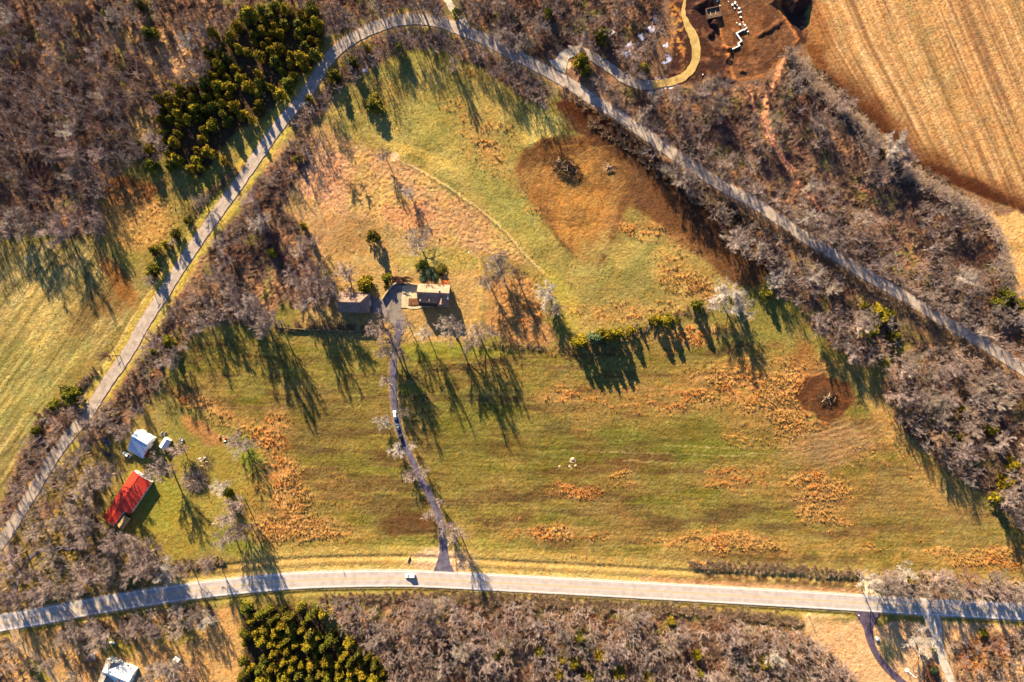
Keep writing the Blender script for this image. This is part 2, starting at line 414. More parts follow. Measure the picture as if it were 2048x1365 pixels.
mixc(blob([(1965, 425), (2048, 432), (2120, 450), (2120, 640), (2050, 640), (2022, 590), (2008, 520), (2000, 470)], 5), (208, 162, 92))
mixc(oval(2050, 500, 40, 10, 20) * .5, (150, 118, 60))
arc2 = np.sqrt((PX - 2080) ** 2 + (PY - 540) ** 2)
mixc((arc2 < 80) * sstep(.55, .9, np.sin(arc2 * .9) * .5 + .5) * .4, (150, 108, 60))
# orange washout gully beside the field
mixc((1 - sstep(3, 9, line_d(wx, wy, [(1572, 105), (1552, 150), (1530, 190), (1525, 240), (1545, 290), (1590, 345)]))) * .8, (226, 150, 96))
# building site
sm = blob(SITE, 5)
mixc(sm, (88, 60, 48))
mixc(blob([(1425, -30), (1440, 60), (1470, 162), (1530, 152), (1572, 108), (1596, 78), (1560, 20), (1545, -30)], 4, False), (124, 84, 54))
mixc(sm * oval(1480, 70, 40, 50, 60) * .55, (156, 102, 56))
mixc(sm * sstep(.5, .68, fbm(PX, PY, 26, 4, 61)) * .6, (92, 60, 40))
mixc(sm * sstep(.58, .7, fbm(PX, PY, 12, 3, 62)) * .5, (164, 110, 66))
mixc(sm * (1 - sstep(1.5, 5, np.abs(poly_sd(swx, swy, [(1425, -30), (1440, 60), (1470, 162), (1530, 152), (1572, 108), (1596, 78), (1560, 20), (1545, -30)])))) * .7, (196, 122, 62))
mixc(oval(1352, 70, 12, 60, -8) * sstep(.5, .6, fbm(PX, PY, 6, 2, 63)), (196, 134, 62))
# cleared soil
mixc(sstep(-12, 10, poly_sd(wx + (n_small - .5) * 16, wy + (n_fine - .5) * 10, DIRT_A)), (148, 108, 60))
TONGUE = [(oval(1188, 520, 44, 34, 0, .6) * .7, (170, 146, 72)), (oval(1215, 470, 16, 50, 12, .6) * .6, (180, 150, 78)), (oval(1060, 430, 20, 60, -25, .6) * .5, (150, 132, 62))]
mixc(blob(DIRT_A, 4, False) * (1 - sstep(4, 22, poly_sd(wx, wy, DIRT_A))) * .6, (108, 72, 42))
mixc(oval(1160, 420, 56, 90, 10) * blob(DIRT_A, 3) * .75, (184, 130, 58))
mixc(oval(1120, 370, 70, 60, 0, .6) * blob(DIRT_A, 3) * .6, (170, 120, 58))
mixc(oval(1110, 300, 70, 34, -10) * blob(DIRT_A, 3) * .75, (112, 76, 44))
mixc(oval(1290, 375, 90, 36, 36, .6) * .7, (124, 86, 52))
mixc(blob([(1260, 330), (1345, 370), (1440, 440), (1540, 530), (1520, 570), (1470, 565), (1390, 505), (1300, 430), (1250, 400)], 8) * .85, (122, 84, 52))
mixc(blob(DIRT_A, 6) * sstep(.5, .66, fbm(PX, PY, 40, 4, 66)) * .5, (116, 80, 46))
for m_, c_ in TONGUE: mixc(m_ * sstep(.4, .6, n_mid * .6 + n_small * .4), c_)
ca = np.hypot(wx - 1130, (wy - 345) * 1.1)
sw_ = fbm(ca, np.arctan2(PY - 345, PX - 1130) * 20 + 4, 4, 3, 64)
mixc(blob(DIRT_A, 3) * (ca < 130) * sstep(.5, .68, sw_) * .3, (128, 84, 38))
mixc(blob(DIRT_A, 3) * (ca < 150) * sstep(.5, .35, sw_) * .25, (196, 140, 64))
mixc(oval(1390, 450, 110, 40, 40) * .85, (122, 80, 46))
mixc(blob(DIRT_DARK, 9), (106, 70, 44))
mixc(blob([(1240, 290), (1300, 320), (1400, 390), (1480, 450), (1440, 470), (1340, 400), (1260, 340)], 8) * .6, (104, 70, 46))
mixc(oval(1190, 240, 80, 18, 32) * .9, (88, 50, 30))
mixc(oval(1300, 330, 80, 22, 30) * .6, (88, 56, 36))
mixc(blob(DIRT_DARK, 3) * sstep(.58, .68, n_small) * .4, (170, 118, 66))
mixc(blob(DIRT_B, 4), (124, 76, 42))
mixc(oval(1620, 740, 26, 60, -20) * .7, (150, 92, 48))
# ditch and banks beside the highway
sideN = np.interp(PX, [p[0] for p in HWYs], [p[1] for p in HWYs]) - PY      # >0: north of the highway
bank = np.exp(-((sideN - 36) / 9.0) ** 2) * (PX > 350) * (PX < 1740)
mixc((1 - sstep(48, 66, sideN + (n_small - .5) * 12)) * (sideN > 0) * (PX > 480) * (PX < 1750) * .75, (190, 158, 80))
mixc((1 - sstep(22, 30, sideN + (n_small - .5) * 8)) * (sideN > 0) * (PX > 330) * (PX < 1750) * .9, (216, 180, 92))
mixc((sideN > 10) * (1 - sstep(26, 30, sideN)) * (PX > 1280) * (PX < 1740) * .8, (206, 148, 96))
mixc(bank * .5, (166, 128, 74))
mixc(bank * (PX > 1380) * (PX < 1720) * .7 * sstep(.3, .6, n_small), (86, 50, 38))
mixc(np.exp(-((sideN - 60) / 9.0) ** 2) * (PX > 480) * .5, (190, 158, 76))
mixc((sideN < 0) * (1 - sstep(26, 32, -sideN + (n_small - .5) * 8)) * .9, (152, 134, 60))
H += -.55 * np.exp(-((sideN - 42) / 5.0) ** 2) * (PX > 350) * (PX < 1740) + .25 * bank
H += -.4 * np.exp(-((sideN + 26) / 4.0) ** 2)
# asphalt court shows below as its own sheet; snow left in the shade
sn = sstep(.47, .56, fbm(PX, PY, 7, 3, 71))
for cx, cy, rx, ry, a in [(1302, 48, 9, 16, 30), (1282, 68, 8, 12, 40), (1258, 98, 9, 18, 30), (1334, 88, 5, 9, 0), (1334, 122, 6, 12, 10), (1316, 164, 24, 5, -8), (1322, 181, 24, 5, -8), (1218, 66, 6, 4, 0), (722, 140, 5, 6, 0), (1002, 70, 5, 4, 30), (598, 165, 4, 12, 30), (524, 190, 4, 9, 30), (1794, 680, 4, 10, 20)]:
    mixc(oval(cx, cy, rx, ry, a, .15) * sn, (225, 222, 224))
# tracks and pale mowing lines
for pts, w, c, s in [([(790, 316), (850, 346), (905, 380), (955, 416), (1003, 456), (1045, 503), (1088, 548)], 1.6, (216, 180, 104), .7), ([(796, 322), (850, 350), (905, 386), (955, 421), (1003, 461), (1045, 508)], 1.0, (110, 90, 50), .5), ([(1500, 185), (1522, 240), (1560, 310), (1600, 370), (1645, 425)], 2.6, (206, 134, 96), .8), ([(1245, 922), (1400, 928), (1520, 934), (1630, 922), (1700, 898), (1735, 880)], .9, (186, 156, 92), .5),
                     ([(1200, 903), (1440, 911), (1600, 903), (1715, 873)], .8, (186, 156, 100), .45), ([(1330, 893), (1560, 896), (1660, 880), (1720, 862)], .8, (186, 156, 100), .4), ([(1590, 874), (1650, 866), (1700, 850)], .8, (190, 158, 104), .6), ([(1640, 925), (1700, 906), (1745, 884)], .8, (190, 158, 104), .5), ([(1120, 900), (1250, 906)], .7, (180, 150, 90), .5),
                     ([(900, 1010), (1200, 1006), (1500, 1020), (1900, 1040)], .8, (170, 146, 70), .35), ([(960, 970), (1050, 972)], .8, (170, 146, 70), .4),
                     ([(640, 300), (632, 350), (625, 400)], 1.2, (226, 180, 110), .6), ([(652, 300), (644, 350), (637, 405)], 1.0, (226, 180, 110), .5),
                     ([(764, 360), (760, 420), (762, 450)], 1.4, (222, 178, 90), .6), ([(960, 520), (958, 600), (950, 640)], 2.0, (200, 160, 70), .6),
                     ([(1275, 730), (1272, 800), (1262, 890), (1255, 990)], .8, (160, 134, 70), .4), ([(1050, 360), (1180, 300), (1240, 290)], 1.0, (190, 140, 70), .4),
                     ([(0, 905), (60, 820), (130, 745), (240, 650)], 1.2, (196, 168, 90), .4), ([(540, 680), (700, 700)], 2, (170, 130, 66), .4)]:
    mixc((1 - sstep(w * .6, w * 1.8, line_d(swx, swy, smooth(pts)))) * s, c)
for cx, cy, r in [(1145, 921, 6), (1139, 933, 2.2), (1151, 932, 2.2), (1119, 933, 2.2), (1141, 937, 2), (790, 314, 10), (1138, 130, 6)]:
    mixc((np.hypot(swx - cx, swy - cy) < r) * .85, (224, 176, 128))
# mineral verge along the roads
mixc((1 - sstep(17.5, 20.5, dH + (n_small - .5) * 3)) * .85, (214, 176, 128))
mixc((1 - sstep(11.5, 15.5, dO + (n_small - .5) * 5)) * .75, (190, 152, 112))
dD = line_d(PX, PY, DRIVEs)
mixc((1 - sstep(6.5, 12, dD + (n_small - .5) * 7)) * .6, (176, 140, 92))
mixc(oval(882, 1124, 62, 24) * .85, (214, 170, 120))
mixc(oval(930, 1080, 30, 40, -30) * .5, (190, 150, 74))

# tall orange grass: (cx, cy, rx, ry, angle, density)
TSPOTS = [(1390, 740, 60, 12, 0, .5), (1420, 790, 150, 22, -6, .8), (1560, 800, 70, 45, 30, 1.2), (1500, 770, 120, 26, -8, 1.0), (1130, 795, 45, 9, 3, .9), (1130, 775, 40, 6, 0, .4), (1170, 850, 25, 14, 0, .5),
          (1490, 870, 26, 18, 40, .8), (1550, 970, 90, 16, 5, .8), (1645, 975, 38, 16, 8, 1.6), (1630, 1020, 24, 10, 0, 1.3), (1650, 1035, 44, 16, 0, .9), (1440, 965, 36, 7, 0, .9), (1245, 960, 24, 10, 0, .9), (1150, 985, 34, 9, 0, 1.1), (1370, 1000, 20, 5, 0, .5), (1035, 1030, 18, 8, 0, .4),
          (1110, 1070, 65, 9, 0, 1.2), (1460, 1085, 95, 12, 3, 1.1), (1410, 1060, 30, 6, 0, .5), (1260, 1040, 26, 6, 0, .5), (1700, 1090, 60, 10, 0, .5), (1960, 1120, 90, 12, 3, 1.1), (2030, 1110, 60, 12, 0, 1.1), (1800, 1070, 60, 14, 5, .5), (1800, 1030, 20, 10, 0, .5),
          (1430, 1130, 50, 5, 0, 1.0), (1150, 1118, 30, 5, 0, .5), (1290, 1120, 120, 5, 0, .3),
          (420, 820, 70, 9, 24, 1.2), (500, 860, 50, 12, 30, 1.1), (545, 870, 20, 28, 20, 1.0), (550, 925, 22, 30, 0, 1.0), (575, 960, 18, 28, 0, 1.3), (585, 1000, 24, 18, 0, 1.6), (600, 1055, 70, 22, 10, 1.1), (520, 960, 24, 40, 0, .6), (560, 1050, 40, 22, 0, 1.2), (650, 960, 40, 30, 0, .35), (670, 1010, 40, 26, 0, .45), (720, 950, 40, 40, 0, .12),
          (960, 290, 40, 22, 50, .8), (1000, 250, 40, 14, 50, .5), (930, 230, 50, 14, 30, .4), (770, 190, 34, 12, 20, .6), (800, 180, 30, 8, 30, .5), (985, 320, 26, 16, 50, .8), (1055, 390, 12, 40, -28, .5), (940, 150, 30, 12, 40, .5), (1010, 200, 30, 20, 40, .3),
          (1280, 460, 40, 8, 15, .9), (1340, 470, 40, 10, 25, .9), (1370, 540, 40, 30, 40, .9), (1400, 570, 24, 16, 40, 1.5), (1220, 625, 60, 14, -4, .9), (1300, 620, 80, 12, -10, .7), (1210, 600, 60, 20, 0, .35), (1390, 665, 50, 12, -4, 1.2), (1440, 660, 40, 12, 0, .6), (1290, 680, 60, 14, 0, .4), (1340, 690, 50, 14, 0, .4),
          (250, 395, 60, 24, 0, .9), (290, 430, 60, 30, 0, .4), (1040, 620, 40, 50, 0, .8), (700, 480, 60, 30, 0, .25), (660, 330, 60, 50, 0, .3), (850, 420, 110, 34, 25, .35), (1180, 690, 60, 14, 0, .3), (1000, 760, 60, 16, 0, .35), (1750, 900, 60, 60, 30, .35), (1820, 980, 80, 40, 30, .35), (1980, 1330, 60, 40, 0, .6), (1130, 700, 40, 16, 0, .4)]
tn = fbm(PX, PY * 1.7, 9, 3, 81)
tm = fbm(PX / 2.0, PY * 1.5, 24, 3, 82)
for cx, cy, rx, ry, a, dn in TSPOTS:
    o = oval(cx, cy, rx * 1.3, ry * 1.45, a, .75)
    TUFT = np.maximum(TUFT, np.clip(dn * o * sstep(.62 - .16 * dn, .76 - .16 * dn, tn * .45 + tm * .6), 0, 1.5))
    TUFT = np.maximum(TUFT, .13 * min(1, dn) * oval(cx, cy, rx * 1.8, ry * 2.3, a, .8))
    mixc(o * .35 * min(1, dn), (170, 124, 64))
    if dn >= .8: mixc(o * (dn - .35) * .42 * sstep(.42, .6, fbm(PX / 3.0, PY * 1.3, 14, 3, 86)), (214, 146, 80))
TUFT *= (dO > 16) * (dH > 24) * (poly_sd(PX, PY, DIRT_B) < -2)
mixc(blob(DIRT_B, 3), (112, 74, 44))
mixc(blob(DIRT_B, 3) * sstep(.5, .65, fbm(PX, PY, 12, 3, 67)) * .5, (146, 90, 50))
TUFT *= .25 + 1.0 * sstep(.35, .6, vnoise(PX / 3.3, PY / 2.4, 85))
TUFTc = np.clip(TUFT, 0, 1)
torange = np.where(fbm(PX, PY, 60, 3, 83) > .53, 1., 0.)
mixc(TUFTc * .65, (196, 142, 78))
mixc(TUFTc * torange * sstep(.45, .6, tn) * .6, (200, 118, 54))
H += TUFTc * (.15 + .9 * vnoise(PX / 3.0, PY / 2.6, 84)) * .45

# fine grain and relief
lum = .80 + .4 * fbm(PX, PY, 5, 3, 91) * (1 - .3 * nf)
lum *= .80 + .40 * vnoise(PX / 2.1, PY / 2.1, 92)
lum *= 1 + m * .55 * (fbm(PX / 16.0, PY + (n_mid - .5) * 6, 3.2, 2, 98) - .5) + fw * .9 * (rowc - .5)
lum *= .9 + .2 * fbm(PX, PY, 30, 3, 93)
C *= lum[..., None]
hue = (fbm(PX, PY, 14, 3, 94) - .5)
C[..., 0] *= 1 + hue * .25
C[..., 1] *= 1 - hue * .05
C[..., 2] *= 1 - hue * .3
C *= np.array([1.02, .965, 1.0])
Lu = C @ np.array([.3, .59, .11])
C = np.clip(Lu[..., None] + (C - Lu[..., None]) * .99, .004, .8)
C *= np.array([1.01, .98, 1.02])
C *= np.clip((Lu / .135), .35, 2.4)[..., None] ** .32
H += (n_fine - .5) * .24 + (n_small - .5) * .12 + (n_mid - .5) * .4
H += WM * (vnoise(PX / 3.0, PY / 3.0, 95) - .3) * .6
rough = blob(PINK, 7) + oval(1040, 620, 50, 60) + oval(270, 430, 90, 60) + oval(700, 370, 60, 40)
H += np.clip(rough, 0, 1) * (vnoise(PX / 3.6, PY / 3.6, 96) - .4) * .32
# earth mounds; small site heaps are raised for the shadows of cut edges
def mound(cx, cy, rx, ry, h, a=0, p=1.0):
    return h * np.clip(oval(cx, cy, rx, ry, a, .6), 0, 1) ** p * (.8 + .4 * n_small)
H += mound(1580, 2, 30, 14, 4.6, 10) + mound(1412, 0, 22, 8, 2.2, -20) + mound(1424, 52, 7, 5, 1.8) + mound(1418, 68, 6, 4, 1.3) + mound(1452, 98, 9, 6, 1.9, 60) + mound(1452, 113, 6, 5, 1.6)
H += mound(1430, 160, 30, 8, 1.8) + mound(1482, 146, 5, 3, .8) + mound(1540, 60, 26, 5, .8, -40)
H += mound(1228, 330, 8, 5, .3) + mound(1130, 340, 26, 16, .5) + mound(1655, 798, 14, 8, .4)
# keep ground low under the paved sheets
ROADS = [(HWYs, 17.5, .10), (OLDs, 11.5, .06), (FORKs, 8, .06), (DRIVEs, 6.5, .05), (MULCHs, 9, .05), (SHDs, 10, .05), (BRs, 7.5, .05), (WHs, 9, .05), (BLs, 7, .05), (WDs, 5, .05)]
COURT = [(731, 596), (748, 593), (764, 600), (770, 590), (784, 574), (795, 567), (807, 566.5), (807, 600), (802, 618), (810, 640), (806, 668), (790, 672), (786, 650), (762, 628), (745, 627)]
PAD = [(805.5, 566), (835, 570), (835, 597), (818, 597), (816.5, 612), (816, 616), (803, 616), (803, 600)]
APRON = [(1098, 122), (1113, 118), (1120, 104), (1132, 98), (1150, 100), (1158, 108), (1137, 118), (1133, 135), (1131, 147), (1112, 138)]
low = np.zeros(X.shape)
for pts, w, z in ROADS:
    low = np.maximum(low, 1 - sstep(w, w + 6, line_d(PX, PY, pts)))
for p in (COURT, PAD, APRON):
    low = np.maximum(low, sstep(-6, -1, poly_sd(PX, PY, p)))
BPADS = [(867, 588, 42, 28), (708, 605, 40, 24), (250, 1000, 70, 60), (276, 888, 40, 36), (328, 888, 20, 20), (225, 1345, 60, 40), (350, 1322, 18, 14), (793, 850, 14, 40)]
for cx, cy, rx, ry in BPADS:
    low = np.maximum(low, 1 - sstep(.9, 1.2, np.maximum(np.abs(PX - cx) / rx, np.abs(PY - cy) / ry)))
H = H * (1 - low) - .06 * low - .12
far = (np.abs(X) > 300) | (np.abs(Y) > 215)
H = np.where(far, -.2, H)

def ground_z(x, y):
    i = int(np.clip(np.searchsorted(GX, x), 1, len(GX) - 1)); j = int(np.clip(np.searchsorted(GY, y), 1, len(GY) - 1))
    return float(min(H[j, i], H[j - 1, i], H[j, i - 1], H[j - 1, i - 1]))

# ------------------------------------------------------------------ materials
def new_mat(name, rough=.9, spec=.1):
    m = bpy.data.materials.new(name)
    m.use_nodes = True
    b = m.node_tree.nodes['Principled BSDF']
    b.inputs['Roughness'].default_value = rough
    b.inputs['Specular IOR Level'].default_value = spec
    return m, m.node_tree, b

def node(nt, t, **kw):
    n = nt.nodes.new(t)
    for k, v in kw.items():
        setattr(n, k, v)
    return n

def noisy(name, c1, c2, scale=1.0, rough=.9, spec=.1, bump=0.0, detail=4, obj_rand=0.0, stretch=None, metallic=0, lo=.35, hi=.65, attr=None):
    """two surface colours mixed by 3D noise; optional random brightness per object"""
    m, nt, b = new_mat(name, rough, spec)
    b.inputs['Metallic'].default_value = metallic
    tc = node(nt, 'ShaderNodeTexCoord')
    nz = node(nt, 'ShaderNodeTexNoise')
    nz.inputs['Scale'].default_value = scale
    nz.inputs['Detail'].default_value = detail
    src = tc.outputs['Object']
    if stretch:
        mp = node(nt, 'ShaderNodeMapping')
        mp.inputs['Scale'].default_value = stretch
        nt.links.new(src, mp.inputs[0]); src = mp.outputs[0]
    nt.links.new(src, nz.inputs['Vector'])
    rp = node(nt, 'ShaderNodeValToRGB')
    rp.color_ramp.elements[0].position = lo; rp.color_ramp.elements[1].position = hi
    rp.color_ramp.elements[0].color = (*c1, 1); rp.color_ramp.elements[1].color = (*c2, 1)
    nt.links.new(nz.outputs['Fac'], rp.inputs[0])
    out = rp.outputs[0]
    if attr:
        a = node(nt, 'ShaderNodeAttribute'); a.attribute_name = attr
        mx = node(nt, 'ShaderNodeMix', data_type='RGBA', blend_type='MULTIPLY'); mx.inputs[0].default_value = 1
        nt.links.new(out, mx.inputs[6]); nt.links.new(a.outputs['Color'], mx.inputs[7]); out = mx.outputs[2]
    if obj_rand:
        oi = node(nt, 'ShaderNodeObjectInfo')
        hs = node(nt, 'ShaderNodeHueSaturation')
        mr = node(nt, 'ShaderNodeMapRange')
        mr.inputs[3].default_value = 1 - obj_rand; mr.inputs[4].default_value = 1 + obj_rand
        nt.links.new(oi.outputs['Random'], mr.inputs[0]); nt.links.new(mr.outputs[0], hs.inputs['Value'])
        nt.links.new(out, hs.inputs['Color'])
        wn_ = node(nt, 'ShaderNodeTexWhiteNoise', noise_dimensions='1D')
        nt.links.new(oi.outputs['Random'], wn_.inputs['W'])
        m2 = node(nt, 'ShaderNodeMapRange'); m2.inputs[3].default_value = .5 - obj_rand * .06; m2.inputs[4].default_value = .5 + obj_rand * .06
        nt.links.new(wn_.outputs['Value'], m2.inputs[0]); nt.links.new(m2.outputs[0], hs.inputs['Hue'])
        out = hs.outputs[0]
    nt.links.new(out, b.inputs['Base Color'])
    if bump:
        bp = node(nt, 'ShaderNodeBump'); bp.inputs['Strength'].default_value = 1; bp.inputs['Distance'].default_value = bump
        nt.links.new(nz.outputs['Fac'], bp.inputs['Height']); nt.links.new(bp.outputs[0], b.inputs['Normal'])
    return m

def ground_mat():
    m, nt, b = new_mat('ground_cover', 1.0, 0.0)
    a = node(nt, 'ShaderNodeAttribute'); a.attribute_name = 'cover'
    g = node(nt, 'ShaderNodeNewGeometry')
    n1 = node(nt, 'ShaderNodeTexNoise'); n1.inputs['Scale'].default_value = 2.2; n1.inputs['Detail'].default_value = 3
    n2 = node(nt, 'ShaderNodeTexNoise'); n2.inputs['Scale'].default_value = 1.1; n2.inputs['Detail'].default_value = 4
    for n in (n1, n2):
        nt.links.new(g.outputs['Position'], n.inputs['Vector'])
    mr = node(nt, 'ShaderNodeMapRange'); mr.inputs[1].default_value = .25; mr.inputs[2].default_value = .75; mr.inputs[3].default_value = .62; mr.inputs[4].default_value = 1.38
    nt.links.new(n1.outputs['Fac'], mr.inputs[0])
    mx = node(nt, 'ShaderNodeMix', data_type='RGBA', blend_type='MULTIPLY'); mx.inputs[0].default_value = 1
    nt.links.new(a.outputs['Color'], mx.inputs[6]); nt.links.new(mr.outputs[0], mx.inputs[7])
    nt.links.new(mx.outputs[2], b.inputs['Base Color'])
    bp = node(nt, 'ShaderNodeBump'); bp.inputs['Strength'].default_value = .8; bp.inputs['Distance'].default_value = .3
    nt.links.new(n2.outputs['Fac'], bp.inputs['Height']); nt.links.new(bp.outputs[0], b.inputs['Normal'])
    return m
M_GROUND = ground_mat()

def link(ob, parent=None):
    COL.objects.link(ob)
    if parent is not None:
        ob.parent = parent
    return ob

def np_mesh(name, V, F, mat, cols=None, attr='cover', smooth_=False, n=4):
    me = bpy.data.meshes.new(name)
    V = np.asarray(V, np.float32); F = np.asarray(F, np.int32)
    me.vertices.add(len(V)); me.vertices.foreach_set('co', V.ravel())
    me.loops.add(F.size); me.loops.foreach_set('vertex_index', F.ravel())
    me.polygons.add(len(F))
    me.polygons.foreach_set('loop_start', np.arange(0, F.size, n, dtype=np.int32))
    me.polygons.foreach_set('use_smooth', np.full(len(F), smooth_, bool))
    if cols is not None:
        ca_ = me.color_attributes.new(attr, 'FLOAT_COLOR', 'POINT')
        cc = np.ones((len(V), 4), np.float32); cc[:, :3] = cols
        ca_.data.foreach_set('color', cc.ravel())
    me.materials.append(mat)
    me.update(calc_edges=True)
    return me

def structure(name, me, label=None):
    o = bpy.data.objects.new(name, me)
    o['kind'] = 'structure'
    return link(o)

ny, nx = X.shape
idx = np.arange(nx * ny).reshape(ny, nx)
Q = np.stack([idx[:-1, :-1], idx[:-1, 1:], idx[1:, 1:], idx[1:, :-1]], -1)
cxp = (PX[:-1, :-1] + PX[1:, 1:]) / 2; cyp = (PY[:-1, :-1] + PY[1:, 1:]) / 2
cls = np.zeros(cxp.shape, int)
cls[poly_sd(cxp, cyp, FIELD_W) > 0] = 2
cls[(poly_sd(cxp, cyp, DIRT_A) > 0) | (poly_sd(cxp, cyp, DIRT_DARK) > 0) | (poly_sd(cxp, cyp, DIRT_B) > 0) | (poly_sd(cxp, cyp, SITE) > 0)] = 3
cls[poly_sd(cxp, cyp, FIELD_NE) > 0] = 1
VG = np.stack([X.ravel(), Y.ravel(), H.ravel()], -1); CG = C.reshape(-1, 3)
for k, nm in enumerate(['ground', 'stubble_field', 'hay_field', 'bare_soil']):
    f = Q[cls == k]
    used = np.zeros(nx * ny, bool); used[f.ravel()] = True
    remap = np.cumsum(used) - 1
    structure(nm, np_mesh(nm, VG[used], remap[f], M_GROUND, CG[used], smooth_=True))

# ------------------------------------------------------------------ roads, drives and markings
def ribbon(name, pts, width, z, mat, ragged=0.0, kind=True, widths=None, s0=0, s1=None, offset=0.0, cross=3):
    """flat strip along pixel points; width in metres; ragged edges; own thickness downwards"""
    P = np.array([W(*p) for p in pts])
    T = np.gradient(P, axis=0); T /= np.linalg.norm(T, axis=1)[:, None] + 1e-9
    N = np.stack([-T[:, 1], T[:, 0]], -1)
    n = len(P)
    w = np.full(n, width / 2.0) if widths is None else np.interp(np.arange(n), np.linspace(0, n - 1, len(widths)), widths) / 2
    s = np.concatenate([[0], np.cumsum(np.linalg.norm(np.diff(P, axis=0), axis=1))])
    V = []
    for side in np.linspace(-1, 1, cross):
        rg = (NR.rand(n) - .5) * ragged * abs(side)
        V.append(np.concatenate([P + N * (offset + side * (w + rg))[:, None], np.full((n, 1), z)], 1))
    bot = [V[0].copy(), V[-1].copy()]
    for b in bot: b[:, 2] -= .3
    rowsV = [bot[0]] + V + [bot[1]]
    A = np.concatenate(rowsV); F = []
    for r in range(len(rowsV) - 1):
        for i in range(n - 1):
            F.append((r * n + i, r * n + i + 1, (r + 1) * n + i + 1, (r + 1) * n + i))
    F = np.array(F)[:, ::-1]
    me = np_mesh(name, A, F, mat)
    uv = me.uv_layers.new(name='UVMap')
    cr = np.concatenate([[0.0], np.linspace(0, 1, cross), [1.0]])
    uvv = np.stack([np.tile(s, len(rowsV)), np.repeat(cr, n)], -1)
    uv.data.foreach_set('uv', uvv[F.ravel()].astype(np.float32).ravel())
    return structure(name, me) if kind else me

def road_mat(name, base, dark, light, patch=.12, wheel=.12, lanes=2, crack=.78):
    """worn paving: patchy noise, long streaks, two wheel tracks per lane, dark cracks"""
    m, nt, b = new_mat(name, .85, .15)
    uv = node(nt, 'ShaderNodeUVMap')
    sx = node(nt, 'ShaderNodeSeparateXYZ'); nt.links.new(uv.outputs[0], sx.inputs[0])
    g = node(nt, 'ShaderNodeNewGeometry')
    n1 = node(nt, 'ShaderNodeTexNoise'); n1.inputs['Scale'].default_value = .35; n1.inputs['Detail'].default_value = 6
    nt.links.new(g.outputs['Position'], n1.inputs['Vector'])
    rp = node(nt, 'ShaderNodeValToRGB')
    rp.color_ramp.elements[0].position = .3; rp.color_ramp.elements[1].position = .7
    rp.color_ramp.elements[0].color = (*dark, 1); rp.color_ramp.elements[1].color = (*light, 1)
    e = rp.color_ramp.elements.new(.5); e.color = (*base, 1)
    nt.links.new(n1.outputs['Fac'], rp.inputs[0])
    # streaks along the road
    mp = node(nt, 'ShaderNodeMapping'); mp.inputs['Scale'].default_value = (.03, 14, 1)
    nt.links.new(uv.outputs[0], mp.inputs[0])
    n2 = node(nt, 'ShaderNodeTexNoise'); n2.inputs['Scale'].default_value = 1; n2.inputs['Detail'].default_value = 3
    nt.links.new(mp.outputs[0], n2.inputs['Vector'])
    wv = node(nt, 'ShaderNodeMath', operation='MULTIPLY'); wv.inputs[1].default_value = math.pi * 2 * lanes
    nt.links.new(sx.outputs['Y'], wv.inputs[0])
    cs = node(nt, 'ShaderNodeMath', operation='COSINE'); nt.links.new(wv.outputs[0], cs.inputs[0])
    ad = node(nt, 'ShaderNodeMath', operation='MULTIPLY_ADD'); ad.inputs[1].default_value = wheel * .5; ad.inputs[2].default_value = 1.0
    nt.links.new(cs.outputs[0], ad.inputs[0])
    ms = node(nt, 'ShaderNodeMapRange'); ms.inputs[1].default_value = .3; ms.inputs[2].default_value = .7; ms.inputs[3].default_value = 1 - patch; ms.inputs[4].default_value = 1 + patch
    nt.links.new(n2.outputs['Fac'], ms.inputs[0])
    mu = node(nt, 'ShaderNodeMath', operation='MULTIPLY'); nt.links.new(ad.outputs[0], mu.inputs[0]); nt.links.new(ms.outputs[0], mu.inputs[1])
    vo = node(nt, 'ShaderNodeTexVoronoi', feature='DISTANCE_TO_EDGE'); vo.inputs['Scale'].default_value = .22
    nt.links.new(g.outputs['Position'], vo.inputs['Vector'])
    ck = node(nt, 'ShaderNodeMapRange'); ck.inputs[1].default_value = 0; ck.inputs[2].default_value = .03; ck.inputs[3].default_value = crack; ck.inputs[4].default_value = 1
    nt.links.new(vo.outputs['Distance'], ck.inputs[0])
    m3 = node(nt, 'ShaderNodeMath', operation='MULTIPLY'); nt.links.new(mu.outputs[0], m3.inputs[0]); nt.links.new(ck.outputs[0], m3.inputs[1])
    mx = node(nt, 'ShaderNodeMix', data_type='RGBA', blend_type='MULTIPLY'); mx.inputs[0].default_value = 1
    nt.links.new(rp.outputs[0], mx.inputs[6]); nt.links.new(m3.outputs[0], mx.inputs[7])
    nt.links.new(mx.outputs[2], b.inputs['Base Color'])
    return m

def A3(*c): return tuple(alb(c))
M_HWY = road_mat('highway_asphalt', A3(216, 192, 172), A3(202, 176, 156), A3(224, 202, 182), .06, .10, 2, .95)
M_OLD = road_mat('old_asphalt', A3(202, 174, 150), A3(178, 148, 126), A3(218, 190, 164), .12, .10, 1)
M_DARKASPH = road_mat('dark_asphalt', A3(104, 84, 98), A3(84, 66, 78), A3(122, 102, 110), .12, .16, 1)
M_DRIVE = road_mat('drive_asphalt', A3(116, 102, 112), A3(90, 78, 92), A3(140, 124, 128), .14, .12, 1)
M_COURT = road_mat('court_asphalt', A3(150, 130, 114), A3(128, 108, 98), A3(168, 148, 128), .1, .05, 1)
M_MULCH = road_mat('mulch', A3(214, 170, 96), A3(190, 146, 78), A3(230, 188, 116), .12, .06, 1)
M_GRAVEL = road_mat('gravel', A3(226, 200, 172), A3(190, 160, 132), A3(240, 218, 192), .14, .1, 1)
M_DIRTROAD = road_mat('dirt_road', A3(196, 154, 108), A3(160, 120, 84), A3(212, 172, 126), .14, .14, 1)
M_CONC = road_mat('concrete', A3(226, 198, 150), A3(206, 178, 132), A3(238, 212, 166), .05, .02, 1)
